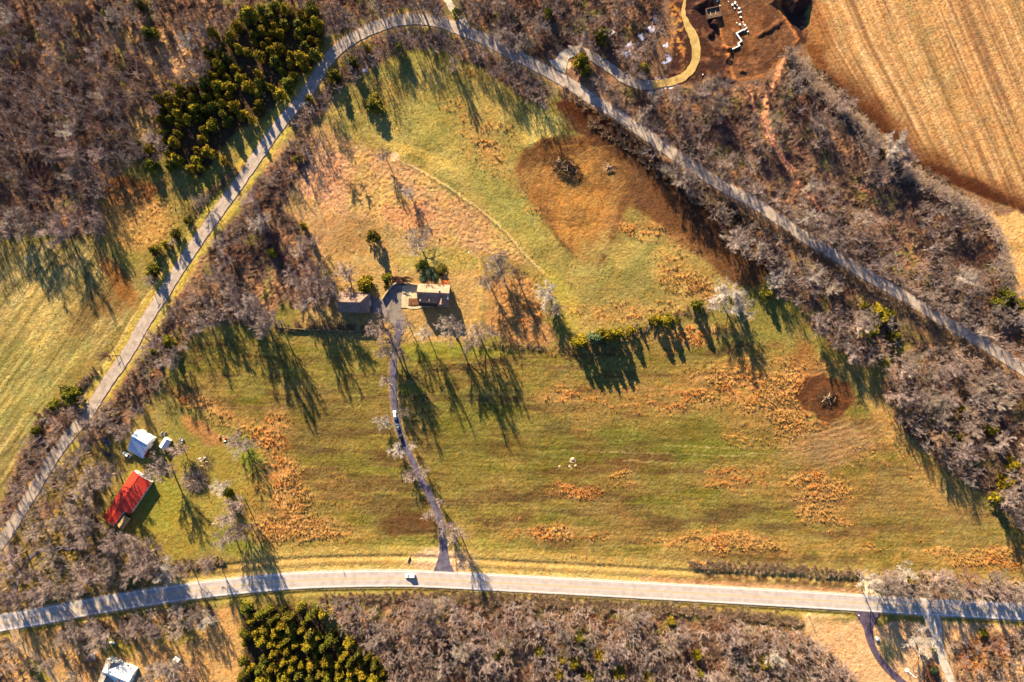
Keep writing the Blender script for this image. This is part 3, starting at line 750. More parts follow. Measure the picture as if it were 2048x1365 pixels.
M_LINEW = noisy('white_paint_worn', A3(252, 246, 238), A3(240, 228, 216), 1.5)
M_LINEY = noisy('yellow_paint_worn', A3(236, 184, 84), A3(226, 180, 110), 1.2)

ribbon('highway', HWYs, 8.3, .10, M_HWY, .12, cross=5)
ribbon('edge_line', HWYs, .34, .104, M_LINEW, .02, offset=3.5, cross=2)
ribbon('edge_line', HWYs, .34, .104, M_LINEW, .02, offset=-3.5, cross=2)
ribbon('centre_line', HWYs, .19, .104, M_LINEY, .01, offset=.19, cross=2)
ribbon('centre_line', HWYs, .19, .104, M_LINEY, .01, offset=-.19, cross=2)
ribbon('country_road', OLDs, 5.4, .06, M_OLD, .4, cross=5)
ribbon('side_road', FORKs, 3.6, .052, M_GRAVEL, .7)
ribbon('driveway', DRIVEs, 2.9, .05, M_DRIVE, .35, widths=[3.2] * 13 + [3.4, 4.6, 11.0])
ribbon('mulch_track', MULCHs, 3.9, .05, M_MULCH, .6, widths=[1.0, 1.5, 3.0, 4.3, 4.3, 4.2, 4, 4, 4, 4])
ribbon('shaded_drive', SHDs, 4.6, .046, M_OLD, .5)
ribbon('asphalt_drive', BRs, 3.1, .085, M_DARKASPH, .1, widths=[13, 4.4, 3.1, 3.1, 3.1, 3.1, 3.1, 3.1, 3.1])
ribbon('gravel_drive', WHs, 4.4, .09, M_GRAVEL, .6, widths=[9, 6.4, 4.4, 4.2, 4, 4, 4])
ribbon('dirt_drive', BLs, 3.4, .05, M_DIRTROAD, .6, widths=[5, 3.6, 3.2, 3.2])
ribbon('wood_track', WDs, 1.8, .045, M_DRIVE, .5)

def sheet(name, poly, z, mat):
    """a paved polygon with its own edge thickness"""
    import bmesh
    bm = bmesh.new()
    vs = [bm.verts.new((*W(*p), z)) for p in poly]
    f = bm.faces.new(vs); f.normal_update()
    if f.normal.z < 0: f.normal_flip()
    r = bmesh.ops.extrude_face_region(bm, geom=[f])
    for v_ in [g_ for g_ in r['geom'] if isinstance(g_, bmesh.types.BMVert)]: pass
    for v_ in vs: v_.co.z -= .25
    bmesh.ops.recalc_face_normals(bm, faces=bm.faces)
    me = bpy.data.meshes.new(name); bm.to_mesh(me); bm.free()
    me.materials.append(mat); me.uv_layers.new(name='UVMap')
    return structure(name, me)
sheet('parking_court', COURT, .046, M_COURT)
sheet('concrete_pad', PAD, .06, M_CONC)
sheet('gravel_apron', APRON, .04, M_GRAVEL)
ribbon('footpath', smooth([(814, 614.5), (824, 616), (836, 615.5), (846, 612.5), (856, 612.5), (866, 612), (872, 608), (873, 602)], 2), 1.15, .055, M_CONC, .05)
# ------------------------------------------------------------------ tagging helpers
def tag(o, label=None, cat=None, group=None, kind=None):
    if label: o['label'] = label
    if cat: o['category'] = cat
    if group: o['group'] = group
    if kind: o['kind'] = kind
    return o

def thing(name, label, cat, loc, rz=0.0, group=None, scale=None):
    o = bpy.data.objects.new(name, None)
    o.empty_display_size = .5
    o.location = loc; o.rotation_euler = (0, 0, rz)
    if scale: o.scale = scale
    link(o)
    return tag(o, label, cat, group)

def part(name, me, parent):
    return link(bpy.data.objects.new(name, me), parent)

class MB:
    """collects shapes and gives one mesh"""
    def __init__(s): s.v = []; s.f = []
    def add(s, vs, fs):
        n = len(s.v); s.v += [tuple(v) for v in vs]; s.f += [tuple(i + n for i in f) for f in fs]
    def box(s, x0, x1, y0, y1, z0, z1, M=None):
        vs = [(x0, y0, z0), (x1, y0, z0), (x1, y1, z0), (x0, y1, z0), (x0, y0, z1), (x1, y0, z1), (x1, y1, z1), (x0, y1, z1)]
        if M is not None: vs = [M @ Vector(v) for v in vs]
        s.add(vs, [(3, 2, 1, 0), (4, 5, 6, 7), (0, 1, 5, 4), (1, 2, 6, 5), (2, 3, 7, 6), (3, 0, 4, 7)])
    def tube(s, p0, p1, r0, r1, n=6, caps=True):
        p0, p1 = Vector(p0), Vector(p1); d = (p1 - p0)
        if d.length < 1e-6: return
        d.normalize(); a = d.orthogonal().normalized(); b = d.cross(a)
        vs = []
        for p, r in ((p0, r0), (p1, r1)):
            for i in range(n):
                t = 2 * math.pi * i / n
                vs.append(p + a * (r * math.cos(t)) + b * (r * math.sin(t)))
        fs = [(i, (i + 1) % n, n + (i + 1) % n, n + i) for i in range(n)]
        if caps: fs += [tuple(range(n - 1, -1, -1)), tuple(range(n, 2 * n))]
        s.add(vs, fs)
    def prism(s, poly, axis_vec, off):
        """poly: list of 3D points; extruded by vector"""
        n = len(poly); a = [Vector(p) + Vector(off) for p in poly]; b = [p + Vector(axis_vec) for p in a]
        s.add(a + b, [tuple(range(n - 1, -1, -1)), tuple(range(n, 2 * n))] + [(i, (i + 1) % n, n + (i + 1) % n, n + i) for i in range(n)])
    def mesh(s, name, mat, bevel=0, smooth_=False):
        import bmesh
        me = bpy.data.meshes.new(name); me.from_pydata(s.v, [], s.f)
        bm = bmesh.new(); bm.from_mesh(me)
        bmesh.ops.recalc_face_normals(bm, faces=bm.faces)
        if bevel:
            bmesh.ops.bevel(bm, geom=[e for e in bm.edges if len(e.link_faces) == 2 and e.calc_face_angle() > .5], offset=bevel, segments=2, affect='EDGES', profile=.6)
        bm.to_mesh(me); bm.free()
        me.materials.append(mat)
        if smooth_:
            for p in me.polygons: p.use_smooth = True
        me.update()
        return me

# ------------------------------------------------------------------ bare trees
def prisms(segs, sides):
    """segs: array (n,8): p0 p1 r0 r1 -> verts, quads (tapering tubes)"""
    S_ = np.asarray(segs, float)
    p0, p1, r0, r1 = S_[:, :3], S_[:, 3:6], S_[:, 6], S_[:, 7]
    d = p1 - p0; d /= np.linalg.norm(d, axis=1)[:, None] + 1e-9
    ref = np.where(np.abs(d[:, 2:3]) < .9, np.array([[0, 0, 1.]]), np.array([[1., 0, 0]]))
    a = np.cross(d, ref); a /= np.linalg.norm(a, axis=1)[:, None] + 1e-9
    b = np.cross(d, a)
    V = []
    for p, r in ((p0, r0), (p1, r1)):
        for i in range(sides):
            t = 2 * math.pi * i / sides
            V.append(p + (a * math.cos(t) + b * math.sin(t)) * r[:, None])
    V = np.stack(V, 1).reshape(-1, 3)
    base = (np.arange(len(S_)) * 2 * sides)[:, None]
    F = np.concatenate([base + np.array([[i, (i + 1) % sides, sides + (i + 1) % sides, sides + i]]) for i in range(sides)])
    return V, F

def strips(segs):
    """thin flat twigs, one quad each"""
    S_ = np.asarray(segs, float)
    p0, p1, r0, r1 = S_[:, :3], S_[:, 3:6], S_[:, 6:7], S_[:, 7:8]
    d = p1 - p0; rr = np.random.RandomState(len(S_)).randn(len(S_), 3)
    a = np.cross(d, rr); a /= np.linalg.norm(a, axis=1)[:, None] + 1e-9
    V = np.stack([p0 - a * r0, p0 + a * r0, p1 + a * r1, p1 - a * r1], 1).reshape(-1, 3)
    return V, np.arange(len(V)).reshape(-1, 4)

def tree_segs(seed, h, R, levels=4, full=True, fork=.28):
    r = random.Random(seed)
    trunk, limbs, twigs = [], [], []
    def rv(): return Vector((r.gauss(0, 1), r.gauss(0, 1), r.gauss(0, 1))).normalized()
    def rod(lst, p, d, L, r0, r1, n, wob, up):
        pts = [p.copy()]
        for i in range(n):
            d = (d + rv() * wob + Vector((0, 0, up))).normalized()
            q = p + d * (L / n)
            a = r0 + (r1 - r0) * i / n; b = r0 + (r1 - r0) * (i + 1) / n
            lst.append((*p, *q, a, b)); p = q; pts.append(p.copy())
        return pts, d
    tr = h * .017 + .06
    z0 = h * fork
    tp, td = rod(trunk, Vector((0, 0, -.6)), Vector((0, 0, 1)), z0 + .6, tr * 1.25, tr * .85, 4 if full else 2, .05, .2)
    tp2, _ = rod(limbs, tp[-1], td, h * .45, tr * .8, tr * .25, 4 if full else 2, .14, .15)
    starts = []
    nl = r.randint(7, 9) if full else 6
    for k in range(nl):
        base = tp[-1] if k < 3 else tp2[min(len(tp2) - 2, 1 + (k % (len(tp2) - 1)))]
        an = 2 * math.pi * (k * .382 + r.uniform(-.08, .08)) * 1.0
        frac = (base.z - z0) / max(h - z0, .1)
        out = Vector((math.cos(an), math.sin(an), r.uniform(.65, 1.1) + frac * .4)).normalized()
        L = (R * 1.02) / max(.3, math.hypot(out.x, out.y)) * r.uniform(.8, 1.02) * (1 - frac * .35)
        L = min(L, (h - base.z) / max(out.z, .2) * .95)
        pts, d = rod(limbs, base.copy(), out, L, tr * .5, tr * .1, 5 if full else 2, .16, .05)
        starts.append((pts, L))
    starts.append((tp2, h * .45))
    nb = 9 if full else 5
    for pts, L in starts:
        for j in range(nb):
            t = (j + 1.2) / (nb + .6) * (len(pts) - 1)
            i = min(int(t), len(pts) - 2)
            b = pts[i].lerp(pts[i + 1], t - i)
            dirn = (pts[i + 1] - pts[i]).normalized()
            d = (dirn + rv() * .95 + Vector((0, 0, .18))).normalized()
            L2 = L * r.uniform(.26, .46) * (1.1 - .4 * j / nb)
            p2, _ = rod(limbs, b, d, L2, tr * .16, tr * .05, 3 if full else 1, .22, .08)
            nc = 6 if full else 4
            for k in range(nc):
                t2 = (k + 1) / nc * (len(p2) - 1)
                i2 = min(int(t2), len(p2) - 2)
                b2 = p2[i2].lerp(p2[i2 + 1], min(1, t2 - i2))
                d2 = ((p2[i2 + 1] - p2[i2]).normalized() + rv() * .85 + Vector((0, 0, .15))).normalized()
                L3 = L2 * r.uniform(.35, .6)
                tw = .045 if full else .055
                if full:
                    p3, d3 = rod(twigs, b2, d2, L3, tw, tw * .7, 1, .2, .05)
                    for q in range(6):
                        d4 = (d3 + rv() * .8).normalized()
                        twigs.append((*p3[0].lerp(p3[1], .1 + .17 * q), *(p3[0].lerp(p3[1], .1 + .17 * q) + d4 * r.uniform(.5, 1.05)), .036, .018))
                else:
                    twigs.append((*b2, *(b2 + d2 * max(L3, .7)), tw, tw * .5))
                    for _q in range(3):
                        d4 = (d2 + rv() * .9).normalized()
                        twigs.append((*b2, *(b2 + d4 * max(L3, .9) * r.uniform(.7, 1.3)), tw, tw * .5))
    # spread the crown to the full radius asked for
    q = np.array([[s_[3], s_[4]] for s_ in twigs]); c0 = q.mean(0); k = R / np.percentile(np.hypot(*(q - c0).T), 93)
    fix = lambda lst: [((s_[0] - c0[0] * min(1, max(0, s_[2] / z0))) * k, (s_[1] - c0[1] * min(1, max(0, s_[2] / z0))) * k, s_[2], (s_[3] - c0[0] * min(1, max(0, s_[5] / z0))) * k, (s_[4] - c0[1] * min(1, max(0, s_[5] / z0))) * k, *s_[5:]) for s_ in lst]
    return fix(trunk), fix(limbs), fix(twigs)

BARK = noisy('bark_grey', (.10, .075, .062), (.20, .16, .14), 3.0, obj_rand=.3)
TWIG = noisy('twigs_grey_brown', (.175, .128, .115), (.38, .29, .265), .35, obj_rand=.32)
TWIGR = noisy('twigs_reddish', (.17, .10, .07), (.27, .17, .12), .35, obj_rand=.3)
PALE = noisy('twigs_pale', (.34, .28, .25), (.50, .43, .39), .5, obj_rand=.15)
BT = []
for s_ in range(7):
    tr_, li_, tw_ = tree_segs(100 + s_, 16.0, 6.0, full=True, fork=[.22, .3, .35, .18, .28, .4, .25][s_])
    V1, F1 = prisms(tr_, 7)
    V2, F2 = prisms(li_, 4); V3, F3 = prisms(tw_, 3)
    Vc = np.concatenate([V2, V3]); Fc = np.concatenate([F2, F3 + len(V2)])
    BT.append((np_mesh('trunk', V1, F1, BARK), [np_mesh('crown', Vc, Fc, mm) for mm in (TWIG, TWIGR, PALE)]))

placed = []          # (base x, base y, r) of every tree
def bare_tree(px, py, rpx, h, label, group=None, mat=0, name='bare_tree', seed=None, cat='tree', solid=1):
    r = rpx * PXM
    x, y = W(px, py, h * .68)
    s = seed if seed is not None else rng.randrange(7)
    tm_, cm = BT[s % 7]
    t = thing(name, label, cat, (x, y, ground_z(x, y) - .05), rng.uniform(0, 6.28), group, (r / 6.0, r / 6.0, h / 16.0))
    part('trunk', tm_, t); part('crown', cm[mat], t)
    placed.append((x, y, r * .6))
    return t

# ------------------------------------------------------------------ evergreens
def leaf_cloud(seed, n_clump, per, size, shape):
    """small leaf faces gathered in clumps over a crown; shape(u) -> radius at height u (0..1)"""
    r = np.random.RandomState(seed)
    V = []; 
    u = r.rand(n_clump) ** .9
    an = r.rand(n_clump) * 2 * np.pi
    ph = r.rand(3) * 6.28
    rad = np.array([shape(q) for q in u]) * (.45 + .6 * r.rand(n_clump) ** .5) * (1 + .26 * np.sin(3 * an + ph[0]) + .22 * np.sin(5 * an + ph[1] + 4 * u) + .1 * np.sin(8 * an + ph[2]))
    cen = np.stack([np.cos(an) * rad, np.sin(an) * rad, u], -1)
    c = np.repeat(cen, per, 0)
    n = len(c)
    sp = np.array([[.13, .13, .05]])
    c = c + r.randn(n, 3) * sp
    d1 = r.randn(n, 3); d1[:, 2] *= .6; d1 /= np.linalg.norm(d1, axis=1)[:, None]
    d2 = np.cross(d1, r.randn(n, 3)); d2 /= np.linalg.norm(d2, axis=1)[:, None] + 1e-9
    s = size * (.6 + .8 * r.rand(n))[:, None]
    zs = np.array([[1, 1, .42]])
    V = np.stack([c + d1 * s * zs, c + d2 * s * .5 * zs, c - d1 * s * zs, c - d2 * s * .5 * zs], 1).reshape(-1, 3)
    F = np.arange(len(V)).reshape(-1, 4)
    return V, F

CEDAR = noisy('cedar_foliage', (.028, .036, .010), (.17, .145, .014), .9, obj_rand=.35, lo=.35, hi=.6)
CEDARY = noisy('cedar_foliage_yellow', (.05, .052, .008), (.31, .215, .014), .9, obj_rand=.2, lo=.3, hi=.65)
CEDARG = noisy('cedar_foliage_grey', (.05, .075, .035), (.12, .15, .07), .9, obj_rand=.15, lo=.3, hi=.65)
CT = []
for s_ in range(6):
    kk = [1.0, .8, 1.3, .9, 1.1, 1.5][s_]
    V1, F1 = leaf_cloud(200 + s_, 74, 18, .14, lambda q, kk=kk: (max(0.0, 1 - q) ** (.62 * kk)) * (0.55 + .45 * min(1, q * 4)) * (1 + .12 * math.sin(q * 17)))
    V1[:, 2] = V1[:, 2] * .92 + .07
    mb = MB(); mb.tube((0, 0, -.08), (0, 0, .8), .05, .015, 6)
    CT.append((mb.mesh('trunk', BARK), [np_mesh('crown', V1, F1, mm) for mm in (CEDAR, CEDARY, CEDARG)]))

def cedar(px, py, rpx, h, label, group=None, mat=0, name='cedar_tree', seed=None, cat='evergreen tree'):
    r = rpx * PXM
    x, y = W(px, py, h * .45)
    s = seed if seed is not None else rng.randrange(6)
    tm_, cm = CT[s % 6]
    t = thing(name, label, cat, (x, y, ground_z(x, y) - .05), rng.uniform(0, 6.28), group, (r, r * rng.uniform(.9, 1.1), h))
    part('trunk', tm_, t); part('crown', cm[mat], t)
    placed.append((x, y, r))
    return t

def bush(px, py, rpx, h, label, mat, group=None, name='shrub', cat='shrub'):
    t = cedar(px, py, rpx, h, label, group, mat, name, 1, cat)
    return t

# named evergreens standing alone
for a in [
    (747, 208, 22, 6.5, 'round dark evergreen standing alone in the upper green meadow', 0),
    (745, 472, 13.5, 7.5, 'dark evergreen on the lawn north-west of the farmhouse, long tapering shadow', 0),
    (732, 566, 17, 6.5, 'yellow-green evergreen between the brown barn and the farmhouse court', 1),
    (727, 578, 10, 5.0, 'small yellow evergreen crowding the south-west side of a larger one by the barn', 1),
    (772, 557, 11, 4.5, 'green evergreen at the top of the parking court beside the retaining wall', 0),
    (607, 452, 9, 7.0, 'narrow yellow-topped cedar at the east edge of the roadside thicket', 1),
    (545, 505, 10, 5.5, 'dark cedar inside the roadside thicket west of the farmhouse lawn', 0),
    (594, 318, 8, 4.5, 'small dark cedar in the bare strip inside the road bend', 0),
    (617, 198, 8, 5.0, 'dark cedar on the inner verge where the country road climbs to the bend', 0),
    (668, 152, 17, 8.0, 'broad dark cedar on the inner side of the road bend', 0),
    (704, 126, 14, 7.0, 'dark cedar with snow in its shadow near the road bend', 0),
    (731, 95, 10, 5.0, 'yellowish small cedar just inside the top-left of the road bend', 1),
    (800, 95, 10, 7.0, 'cedar inside the crest of the bend with a long blue shadow', 0),
    (914, 27, 10, 9.0, 'tall cedar in the wedge between the side road and the country road', 0),
    (1030, 42, 10, 6, 'green cedar in the northern wood just above the country road', 0),
    (1098, 26, 10, 6, 'green cedar deep in the northern wood', 0),
    (1163, 120, 17, 9.0, 'big yellow-green cedar beside the gravel apron', 1),
    (1172, 140, 14, 8.0, 'dark cedar south of the big one beside the gravel apron', 0),
    (1205, 70, 20, 7.0, 'broad green cedar in the wood north of the shaded drive', 0),
    (1288, 138, 14, 6.0, 'yellow-green cedar inside the loop of the mulch track', 1),
    (1262, 661, 11, 7.0, 'small round cedar between two larger groups on the meadow fence', 1),
    (1281, 656, 4.5, 4.5, 'thin cedar sapling on the meadow fence', 0),
    (1314, 640, 14, 8.0, 'western of two yellow-green cedars sharing a shadow on the meadow fence', 1),
    (1338, 640, 14, 8.0, 'eastern of two yellow-green cedars sharing a shadow on the meadow fence', 1),
    (1357, 640, 6, 6.0, 'narrow dark cedar at the east foot of the yellow-green pair', 0),
    (1394, 610, 12, 9.0, 'dark green cedar on the fence line with a long narrow shadow', 0),
    (1472, 592, 11, 7.0, 'dark cedar standing under the pale bare trees of the fence line', 0),
    (1535, 588, 13, 7.0, 'dark cedar at the south-west tip of the eastern thicket', 0),
    (374, 441, 8, 5.0, 'northernmost cedar in the row along the west side of the country road', 0),
    (352, 468, 12, 5.5, 'second cedar from the north in the row beside the country road', 0),
    (331, 488, 10, 5.0, 'third cedar from the north in the row beside the country road', 1),
    (308, 500, 13, 6.0, 'largest cedar in the row beside the country road', 0),
    (306, 540, 13, 6.0, 'dark cedar at the south end of the row beside the country road', 0),
    (298, 548, 8, 4.5, 'small cedar touching the southernmost one of the roadside row', 1),
    (336, 685, 14, 6.0, 'dark cedar in the thicket inside the country road near the lower bend', 0),
    (306, 704, 9, 4.5, 'small cedar on the inner verge of the country road', 0),
    (138, 790, 20, 6.5, 'wide dark cedar at the corner of the hay field beside the road', 0),
    (108, 812, 13, 5.5, 'dark cedar next to the wide one at the corner of the hay field', 0),
    (72, 862, 10, 5.0, 'cedar in the brushy strip between hay field and road', 0),
    (300, 68, 15, 8.0, 'dark cedar in the open grassy strip of the north-west wood', 0),
    (215, 32, 15, 6.0, 'dark cedar hidden in the north-west wood near the top', 0),
    (278, 8, 14, 6.0, 'dark cedar at the top edge of the north-west wood', 0),
    (275, 287, 9, 5.0, 'dark small cedar on the west side of the evergreen grove', 0),
    (296, 297, 11, 5.0, 'yellow cedar near the clearing west of the evergreen grove', 1),
    (300, 330, 16, 6.0, 'dark round cedar below the south-west corner of the evergreen grove', 0),
    (340, 333, 12, 6.0, 'green cedar south-west of the evergreen grove near the red clearing', 0),
    (425, 66, 12, 7.0, 'yellow cedar north-west of the evergreen grove, standing clear', 1),
    (417, 104, 12, 7.0, 'green cedar just off the north-west edge of the evergreen grove', 0),
    (497, 30, 20, 9.0, 'large yellow-green cedar north of the evergreen grove', 1),
    (448, 322, 10, 6, 'yellow cedar on the verge south-east of the evergreen grove', 1),
    (1752, 622, 15, 7.0, 'yellow-green cedar on the west side of the eastern thicket clump', 1),
    (1778, 628, 13, 7.0, 'dark cedar in the middle of the eastern thicket clump', 0),
    (1762, 640, 15, 8.0, 'broad cedar in the middle of the eastern thicket clump', 1),
    (1741, 664, 17, 8.0, 'lowest cedar of the eastern thicket clump with a deep shadow', 1),
    (1730, 612, 10, 6.0, 'small green cedar north-west of the eastern thicket clump', 0),
    (1790, 672, 12, 7.0, 'cedar at the south-east corner of the eastern thicket', 0),
    (2014, 565, 9, 6.0, 'northern cedar of the group by the pale corner of the stubble field', 0),
    (2012, 592, 17, 8.0, 'biggest cedar of the group by the pale corner of the stubble field', 0),
    (1998, 608, 14, 7.0, 'western cedar of the group by the pale corner of the stubble field', 0),
    (2035, 612, 13, 7.0, 'eastern cedar of the group by the pale corner of the stubble field', 0),
    (1932, 818, 10, 5.0, 'yellow-green cedar in the middle of the south-east wood', 1),
    (1912, 872, 12, 6.0, 'olive cedar in the south-west part of the south-east wood', 1),
    (1926, 880, 11, 6.0, 'yellow cedar beside an olive one in the south-east wood', 1),
    (1985, 858, 12, 6.0, 'olive cedar in the eastern part of the south-east wood', 1),
    (2012, 965, 18, 7.0, 'yellow-green cedar in the south tip of the south-east wood', 1),
    (1996, 996, 15, 7.0, 'yellow cedar below the one in the south tip of the south-east wood', 1),
    (2025, 930, 14, 7.0, 'green cedar with a square dark shadow near the south tip of the south-east wood', 1),
    (1815, 1160, 10, 8.0, 'lone yellow evergreen among bare trees on the north side of the highway', 1),
    (1968, 1266, 9, 4.5, 'small bright green cedar south of the highway beside the gravel drive', 0),
    (1160, 1272, 10, 9.0, 'bright green conifer with a long dark shadow in the southern wood', 0),
    (1870, 1340, 8, 3.5, 'pale green evergreen west of the gravel drive', 2),
    (1867, 1300, 6, 3.0, 'small blue-green evergreen under the pale tree by the gravel drive', 2),
    (1343, 1243, 9, 6.0, 'yellow-green evergreen at the road edge of the southern wood', 1),
    (1202, 1312, 12, 7.0, 'yellow-green evergreen in the hollow of the southern wood', 1),
    (1148, 1328, 14, 7.0, 'yellow evergreen in the middle of the southern wood hollow', 1),
    (1125, 1318, 12, 7.0, 'green evergreen in the middle of the southern wood hollow', 1),
    (1080, 1306, 13, 6.0, 'dark green evergreen at the west side of the southern wood hollow', 0),
    (1118, 1350, 12, 6.0, 'yellow evergreen at the bottom of the southern wood hollow', 1),
    (1178, 1358, 14, 7.0, 'bright yellow-green evergreen at the bottom of the southern wood', 1),
    (1240, 1348, 14, 7.0, 'yellow-green evergreen under leaning pale branches in the southern wood', 1),
    (1300, 1358, 13, 6.0, 'olive evergreen at the bottom of the southern wood', 1),
    (1395, 1310, 10, 6.0, 'olive evergreen between bare crowns in the southern wood', 1),
    (1400, 1345, 10, 6.0, 'green evergreen low in the southern wood', 0),
    (1530, 1328, 12, 6.0, 'yellow evergreen in the eastern part of the southern wood', 1),
    (700, 1222, 7, 4.5, 'small yellow evergreen on the highway side of the southern wood', 1),
    (990, 1315, 9, 5, 'small green evergreen among grey crowns in the southern wood', 0),
    (228, 830, 8, 4, 'low dark evergreen behind the junk yard shed', 0),
    (455, 985, 10, 6.5, 'dark cedar tangled with bare trees east of the red-roofed house', 0)]:
    cedar(*a[:5], mat=a[5])
# row of cedars that makes the big hedge-like mass
for i, (px_, py_, r_, h_, m_) in enumerate([(1152, 686, 11, 8.5, 1), (1166, 682, 12, 9.5, 1), (1181, 677, 12, 10, 2), (1195, 676, 12, 10.5, 2), (1210, 672, 13, 10, 1), (1224, 668, 12, 10.5, 1), (1237, 666, 12, 9.5, 1), (1203, 664, 10, 9, 1)]):
    cedar(px_, py_, r_, h_, ['yellow-green cedar at the western end of the dense row on the meadow fence', 'second cedar from the west in the dense row on the meadow fence', 'grey-green cedar, western of two in the dense row on the meadow fence', 'grey-green cedar, eastern of two in the dense row on the meadow fence', 'tall yellow-green cedar just east of the grey-green ones in the dense row', 'second cedar from the east in the dense row on the meadow fence', 'cedar at the eastern end of the dense row on the meadow fence', 'cedar at the back of the dense row on the meadow fence'][i], 'cedars of the dense row on the meadow fence', m_)
def scatter(poly, n_try, rmin, rmax, gap, seed, occupied=None):
    r = random.Random(seed); out = []
    xs = [p[0] for p in poly]; ys = [p[1] for p in poly]
    for _ in range(n_try):
        x, y = r.uniform(min(xs), max(xs)), r.uniform(min(ys), max(ys))
        if not in_poly(x, y, poly): continue
        rr = r.uniform(rmin, rmax)
        if all((x - a) ** 2 + (y - b) ** 2 > (gap * (rr + c)) ** 2 for a, b, c in out): out.append((x, y, rr))
    return out
gap_noise = lambda x, y, sc, sd: float(fbm(np.array([x]), np.array([y]), sc, 3, sd)[0])
for i, (x_, y_, r_) in enumerate([q for q in scatter(GROVE_A, 7000, 7.5, 15.5, .82, 3) if gap_noise(q[0], q[1], 34, 301) > .33]):
    cedar(x_, y_, r_, rng.uniform(5, 8.5) * (.7 + r_ / 34), 'yellow-green cedar packed in the evergreen grove beside the country road', 'cedars of the grove beside the country road', rng.choice([0, 1, 1]))
for i, (x_, y_, r_) in enumerate([q for q in scatter(GROVE_B, 7000, 8, 15.5, .86, 4) if q[1] < 1385 and gap_noise(q[0], q[1], 30, 302) > .24]):
    cedar(x_, y_, r_, rng.uniform(5, 9) * (.7 + r_ / 34), 'golden-green cedar packed in the evergreen grove south of the highway', 'cedars of the grove south of the highway', rng.choice([0, 1, 1]))

